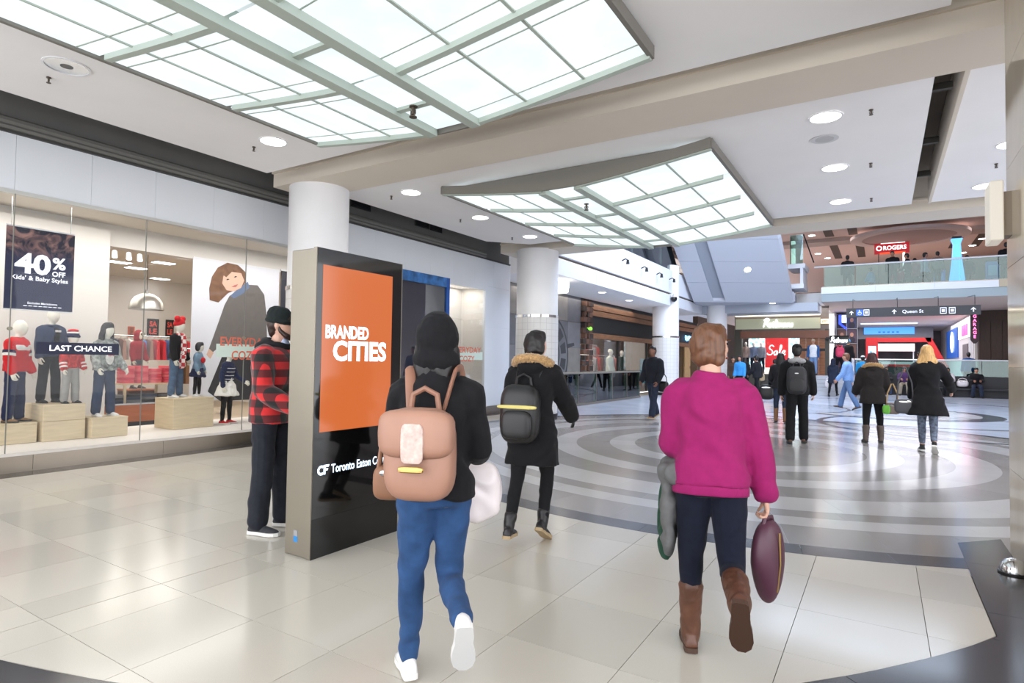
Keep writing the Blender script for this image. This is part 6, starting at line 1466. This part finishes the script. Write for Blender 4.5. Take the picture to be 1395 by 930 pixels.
# woman in the magenta sweater
root, J = person('person', 'woman in magenta sweater, navy leggings and tall brown boots walking away', (-.68, 2.84, 0), 14,
    dict(h=1.58, sex='f', vox=.01, bvox=.009, skin=SKIN[0], lean=7, twist=2, legL=(12, 1, 4, 0), legR=(-1, 3, 88, 66), armL=(0, 5, 78, 10), armR=(-4, 15, 12), head=(-54, -2), eyes=True, hair='bob', hair_mat=HAIRM, curlR=55,
         bottom=dict(mat=CNAVY, t=.006, name='leggings', len=.5), top=dict(mat=PINK, t=.024, hem=.04, flare=-.1, wr=.007, collar=True, name='sweater', box=.15), shoes=dict(mat=LEATB, sole=mat('sole_brown', (70, 48, 36), .6), shaft=.27, shaft_r=.058)))
mb = MB(); loft(mb, [(J['P'] - V((0, 0, z)), J['R'], J['F'], .19 * J['s'], .142 * J['s']) for z in (.075, .03)], 28)
link('waistband', remesh(mb, 'waistband', PINK, .01, 1, 0), root)
h = world(root, J['wrR'] + J['fdR'] * .11)
t = empty('purse', h, R(-20), 'plum leather purse swinging from right hand of the magenta sweater woman', 'bag')
mb = MB(); mb.blob((0, .0, -.2), (.055, .095, .19), None, 20, 16, .85); mb.v = [(x, y * (1.12 - .5 * max(0, -z - .2) / .2), z) for x, y, z in mb.v]
mb.build('bag_body', mat('plum_leather', (82, 46, 62), .45, var=.1, vscale=12), t, smooth=True); MB().tube([(0, -.05, -.05), (0, -.03, .0), (0, .03, .0), (0, .05, -.05)], .01, 8).build('strap', MATS['plum_leather'], t); MB().tube([(.056, 0, -.06), (.06, 0, -.2), (.045, 0, -.33)], .004, 6).build('zip', MATS['gold'], t)
t = empty('folded_coat', world(root, J['elbL'] + J['fdL'] * .05 + V((.03, -.02, -.1))), root.rotation_euler.z, 'grey-green coat draped over left arm of magenta sweater woman', 'coat')
mb = MB(); mb.blob((-.02, .02, -.02), (.085, .17, .06), None, 16, 10, .7); mb.blob((-.06, .05, -.2), (.035, .15, .24), None, 16, 12, .7); mb.blob((.03, .08, -.24), (.03, .13, .28), None, 16, 12, .7)
link('grey_cloth', remesh(mb, 'coat', cloth('coat_grey', (104, 104, 104)), .012, 2, .01, 16), t)
mb = MB(); mb.blob((.04, .12, -.34), (.035, .14, .2), None, 16, 12, .7); mb.blob((-.08, .1, -.28), (.03, .1, .2), None, 16, 12, .7)
link('green_lining', remesh(mb, 'lining', cloth('lining_green', (40, 74, 58)), .012, 2, .01, 16), t)
MB().blob((.06, .03, -.3), (.008, .03, .075), None, 10, 8, .6).build('white_label', mat('label_white', (220, 220, 220), .6), t)

# middle distance
root, J = person('person', 'man in black jacket and grey jeans walking towards us by the glass railing', (-4.7, 14.0, 0), 165,
    dict(h=1.76, sex='m', vox=.018, skin=SKIN[2], lean=2, legL=(18, 2, 6, -6), legR=(-14, 2, 14, 20), armL=(2, 10, 32, 8), armR=(4, 10, 32, 8), head=(8, -14), eyes=True, hair='short', hair_mat=HAIRB,
         bottom=dict(mat=DENIMD, cut='straight', name='jeans'), top=dict(mat=cloth('jacket_ink', (34, 36, 44)), t=.028, hem=.08), shoes=dict(mat=LEATB, sole=RUBT)))
bag('shoulder_bag', 'black bag hanging at the side of the jacket man by the railing', world(root, V((-.26, -.02, 1.12))), 165, LEATK, .26, .26, .12, .2)
root, J = person('person', 'man in black hooded jacket and cap with a black backpack walking away', (-1.27, 11.45, 0), 6,
    dict(h=1.72, sex='m', vox=.016, skin=SKIN[0], lean=2, legL=(-8, 2, 4, 4), legR=(10, 2, 4, 0), armL=(-8, 9, 16), armR=(6, 10, 18), hair='short', hair_mat=HAIRB, hat=dict(kind='cap', mat=CBLACK),
         bottom=dict(mat=CBLACK, cut='straight'), top=dict(mat=CBLACK, t=.032, hem=.1, wr=.005), shoes=dict(mat=LEATB, sole=SHOEK)))
mb = MB(); cc = J['P'] + J['U'] * .5 * J['s']; mb.blob(cc - J['F'] * .09, (.15, .08, .06)); mb.blob(cc - J['F'] * .02 + J['U'] * .03, (.1, .09, .045)); link('hood', remesh(mb, 'hood', GREYK, .014, 2, .003, 16), root)
bp, c, rot = backpack('round-topped black backpack with small white marks on the capped man', root, J, mat('pack_black', (40, 40, 44), .6, var=.1, vscale=30), .32, .48, .18, drop=.06)
MB().blob(c + J['U'] * .12 - J['F'] * .085, (.035, .008, .01), rot, 8, 6).build('white_mark', TRIMW, bp); MB().blob(c - J['U'] * .01 - J['F'] * .105, (.045, .008, .012), rot, 8, 6, .5).build('white_mark', TRIMW, bp)
root, J = person('person', 'woman in black parka with brown fur hood and grey boots carrying a tan bag', (-.15, 12.45, 0), 8,
    dict(h=1.6, sex='f', vox=.016, skin=SKIN[1], lean=3, legL=(-6, 4, 2, 2), legR=(6, 5, 3, 0), armL=(6, 14, 45), armR=(10, 14, 50), hair='wavy', hair_mat=HAIRR, head=(-10, 0),
         bottom=dict(mat=CBLACK, len=.6), top=dict(mat=cloth('parka_brown_black', (44, 40, 40)), t=.045, hem=.2, flare=.1, name='parka', hood=True), fur=FUR, shoes=dict(mat=mat('boot_grey', (88, 76, 70), .6, var=.1), sole=SHOEK, shaft=.22, shaft_r=.06)))
t = bag('tote', 'tan strapped bag with green pouch beside the fur-hooded parka woman', world(root, V((.29, -.06, 1.06))), 8, mat('bag_taupe', (128, 112, 104), .6, var=.2, vscale=14), .24, .2, .12, .34, mat('strap_tan', (190, 156, 110), .6))
MB().blob((-.1, -.05, -.46), (.06, .045, .08), None, 14, 10, .6).build('green_pouch', mat('pouch_green', (110, 190, 70), .5), t, smooth=True)
root, J = person('person', 'blonde woman in flared black coat and patterned leggings walking away', (.61, 11.6, 0), 0,
    dict(h=1.7, sex='f', vox=.016, skin=SKIN[0], lean=3, legL=(5, -1, 3, 2), legR=(-4, -1, 30, 34), armL=(6, 7, 14), armR=(26, 26, 24), hair='wavy', hair_mat=HAIRY,
         bottom=dict(mat=mat('legging_print', (96, 106, 124), .8, var=.7, vscale=26), t=.004, name='leggings', len=.86), top=dict(mat=CBLACK, t=.03, hem=.36, flare=.28, name='coat', wr=.006), shoes=dict(mat=SHOEK, sole=RUBW)))
bag('shoulder_bag', 'grey shoulder bag at left side of the blonde woman', world(root, V((-.3, -.04, 1.36))), 0, mat('bag_grey', (72, 72, 78), .5), .3, .24, .13, .52)
root, J = person('person', 'long-haired woman in grey top and brown boots left of the capped man', (-2.04, 15.2, 0), 0,
    dict(h=1.62, sex='f', vox=.018, skin=SKIN[1], lean=2, legL=(4, 2, 3, 0), legR=(-4, 3, 3, 4), armL=(4, 14, 40), armR=(4, 7, 14), hair='long', hair_mat=HAIRB,
         bottom=dict(mat=DENIMD, name='jeans', len=.55), top=dict(mat=CCHAR, t=.02, hem=.1), shoes=dict(mat=mat('boot_tan', (132, 92, 62), .6), sole=SHOEK, shaft=.26, shaft_r=.055)))
bag('shoulder_bag', 'big slouchy black bag carried by the long-haired woman', world(root, V((-.3, .0, .98))), 0, LEATK, .36, .36, .16, .1, e=.7)

# far figures
def far(label, loc, heading, pose, h=1.68, sex='f', **k):
    sp = dict(h=h, sex=sex, vox=.026, skin=SKIN[1], **pose); sp.update(k)
    sp.setdefault('shoes', dict(mat=SHOEK, sole=SHOEK)); sp.setdefault('bottom', dict(mat=CBLACK)); sp.setdefault('hair', 'short'); sp.setdefault('hair_mat', HAIRB)
    return person('person', label, loc, heading, sp)
def top(name, rgb, **k): return dict(mat=cloth(name, rgb), t=.025, **k)
far('woman in bright blue sweater facing us near the white column', (-4.95, 25.6, 0), 170, STAND, hair='long', top=top('sky_knit', (60, 140, 206), hem=.06))
r_, J = far('person in black with white sneakers beside the blue sweater woman', (-4.35, 25.9, 0), 60, WALK2, top=top('black_coat', (30, 30, 34), hem=.15), shoes=dict(mat=SHOEW, sole=RUBW))
bag('shoulder_bag', 'beige bag of the person with white sneakers', world(r_, V((.26, 0, 1.25))), 60, mat('bag_beige', (176, 156, 118), .6), .3, .3, .14, .3)
far('man in open blue jacket, white shirt and sun hat at top of the steps', (-2.75, 31.12, .85), 180, STAND, h=1.68, sex='m', hat=dict(kind='cap', mat=cloth('hat_straw', (170, 150, 130))), top=dict(mat=cloth('shirt_white', (222, 224, 228)), t=.02, hem=.08, sleeve_mat=cloth('jacket_blue', (44, 84, 136))), bottom=dict(mat=cloth('denim_pale', (110, 140, 180)), name='jeans'))
r_, J = far('person in dark long coat carrying a white plastic bag before the steps', (-1.8, 28.9, 0), -10, WALK2, h=1.6, top=top('coat_midnight', (36, 42, 58), hem=.34, flare=.1, hood=True), hat=dict(kind='hood', mat=cloth('coat_midnight', (36, 42, 58))))
bag('shopping_bag', 'white plastic bag of the long coat person', world(r_, J['wrL'] + V((0, 0, -.04))), 0, MATS['plastic_white'], .34, .36, .2, .1, e=.7)
r_, J = far('person in dark coat wearing a pink backpack on the platform', (-1.72, 31.9, .85), 10, STAND, h=1.66, top=top('coat_slate', (48, 48, 56), hem=.1))
backpack('pink backpack on the person by the brown lintel', r_, J, mat('pack_pink', (206, 52, 92), .6), .36, .46, .18)
far('person in black coat and bright blue beanie on the platform', (-1.4, 32.5, .85), -30, STAND, h=1.72, sex='m', hat=dict(kind='beanie', mat=cloth('beanie_blue', (50, 150, 210))), top=top('black_coat', (30, 30, 34), hem=.1))
r_, J = far('man in pale blue shirt and light jeans striding left of the fur-hooded parka woman', (-.9, 20.9, 0), 80, WALK2, h=1.72, sex='m', top=top('shirt_sky', (120, 154, 204), hem=.06), bottom=dict(mat=cloth('denim_sky', (88, 112, 148)), cut='straight', name='jeans'), shoes=dict(mat=LEATB, sole=SHOEK), hair_mat=HAIRM)
far('person in turquoise jacket and white cap seen behind the pale shirt man', (-.75, 31.2, 0), 0, STAND, h=1.78, sex='m', hat=dict(kind='cap', mat=cloth('cap_white', (224, 226, 232))), top=top('jacket_turquoise', (44, 146, 206), hem=.1))
far('person in blue jacket standing behind the bench wall glass', (3.4, 34.6, .3), 10, STAND, h=1.72, sex='m', top=top('jacket_royal', (30, 84, 152), hem=.1))
far('person in dark clothes behind the glass right of the blonde woman', (1.6, 36, .3), 40, STAND, h=1.75, sex='m', top=top('black_coat', (30, 30, 34), hem=.1))
seats = [('seated shopper in dark jacket and jeans, leftmost on the bench wall', .15, CCHAR, DENIM, 'short'), ('seated shopper in purple jacket on the bench wall', .85, cloth('jacket_purple', (78, 52, 96)), cloth('khaki', (150, 140, 124)), 'short'),
         ('seated shopper in white top and brown scarf on the bench wall', 2.48, cloth('top_white', (208, 204, 206)), CBLACK, 'bob'), ('seated shopper in black jacket and jeans, rightmost on the bench wall', 3.5, CBLACK, DENIMD, 'short')]
for l, x, a, b, hr in seats:
    r_, J = far(l, (x, 32.95, 0), 180, SIT, h=1.66, sex='m', top=dict(mat=a, t=.028, hem=.02), bottom=dict(mat=b, cut='straight'), hair=hr, hair_mat=HAIRB)
    if x == 2.48: mb = MB(); mb.blob(J['P'] + J['U'] * .36 + J['F'] * .12, (.09, .06, .17)); mb.blob(J['P'] + J['U'] * .5, (.12, .1, .05)); link('scarf', remesh(mb, 'scarf', cloth('scarf_brown', (122, 92, 80)), .02, 2, .006, 16), r_)
bag('shopping_bag', 'white plastic bag resting on the bench wall', (3.02, 33.02, .85), 0, MATS['plastic_white'], .44, .3, .24, .1, e=.7)
# mannequins and shoppers at the sale window
for i, (x, c_, l) in enumerate(((-5.98, (176, 150, 140), 'mannequin in dusty pink top in the sale window, leftmost'), (-5.6, (120, 130, 156), 'mannequin in blue-grey jacket in the sale window, middle'), (-5.24, (140, 140, 150), 'mannequin in pale grey top beside the red sale banner'))):
    person('mannequin', l, (x, 32.4, .86), 180, dict(h=1.6, sex='f', vox=.026, wide=.85, skin=mat('mannequin_white', (228, 222, 214), .4), face=False, **STAND, bottom=dict(mat=CNAVY), top=top('sale_top_%d' % i, c_, hem=.08), shoes=dict(mat=SHOEK)), cat='mannequin', group='mannequins in the sale window')
far('shopper in black standing in front of the sale window, left', (-5.3, 28.5, 0), 20, STAND, h=1.62, top=top('black_coat', (30, 30, 34), hem=.2), hair='long')
far('shopper in black coat with black hair before the red banner', (-4.0, 28.0, 0), -30, STAND, h=1.56, top=top('black_coat', (30, 30, 34), hem=.25), hair='bob')
far('shopper in brown coat beside the white column', (-5.5, 26.9, 0), 200, STAND, h=1.64, top=top('coat_umber', (70, 54, 46), hem=.2), hair='short')
# people on the bridge
bridge = [('bridge walker in dark coat, leftmost above the direction sign', -1.35, 31.3, CCHAR, 0, 1.72), ('small bridge walker in pale blue beside the ROGERS sign', -.45, 34.2, cloth('top_sky', (110, 160, 206)), 60, 1.5),
          ('bridge walker in black with a stroller shape, under the ROGERS sign', .4, 31.3, CBLACK, 170, 1.76), ('bridge walker in red top under the ROGERS sign', .7, 35.0, cloth('top_red', (176, 50, 60)), 20, 1.7),
          ('bridge walker in black coat right of the sign post', .98, 31.6, CBLACK, 80, 1.66), ('bridge walker in faded red sweater right of the sign post', 1.3, 33.4, cloth('top_coral', (170, 80, 84)), 0, 1.7),
          ('bridge walker in grey-white top and black trousers striding', 1.6, 32.2, cloth('top_pale', (176, 180, 188)), -80, 1.74), ('bridge walker in brown print jacket left of the blue stand', 2.0, 30.6, mat('print_jacket', (120, 100, 90), .8, var=.6, vscale=20), 10, 1.5),
          ('bridge walker in black beside the marble pier', 4.35, 31.3, CBLACK, 0, 1.8), ('bridge walker in dark blue near the larger blue stand', 3.3, 33.6, CNAVY, 30, 1.7)]
for l, x, y, m_, hd, hh in bridge:
    far(l, (x, y, 4.7), hd, WALK2 if hd else STAND, h=hh, sex='m' if hh > 1.68 else 'f', top=dict(mat=m_, t=.025, hem=.1))
# figures inside the sportswear shop
for l, y, c_, hd in (('mannequin in white puffer jacket and cap in the sportswear window', 24.2, (206, 210, 190), -90), ('mannequin in dark green jacket in the sportswear window', 25.5, (52, 70, 66), -90)):
    person('mannequin', l, (-10.1, y, .012), hd, dict(h=1.85, sex='m', vox=.026, skin=MATS['mannequin_white'], face=False, **STAND, bottom=dict(mat=CBLACK), top=top('sport_%d' % int(y), c_, hem=.1, flare=.1), shoes=dict(mat=SHOEK), hat=dict(kind='beanie', mat=cloth('hat_ivory', (220, 216, 200))) if y < 25 else None), cat='mannequin', group='mannequins in the sportswear window')
far('shopper in dark clothes inside the sportswear shop by the brick pier', (-10.3, 22.6, .012), -60, STAND, h=1.66, top=top('coat_umber', (70, 54, 46), hem=.12))
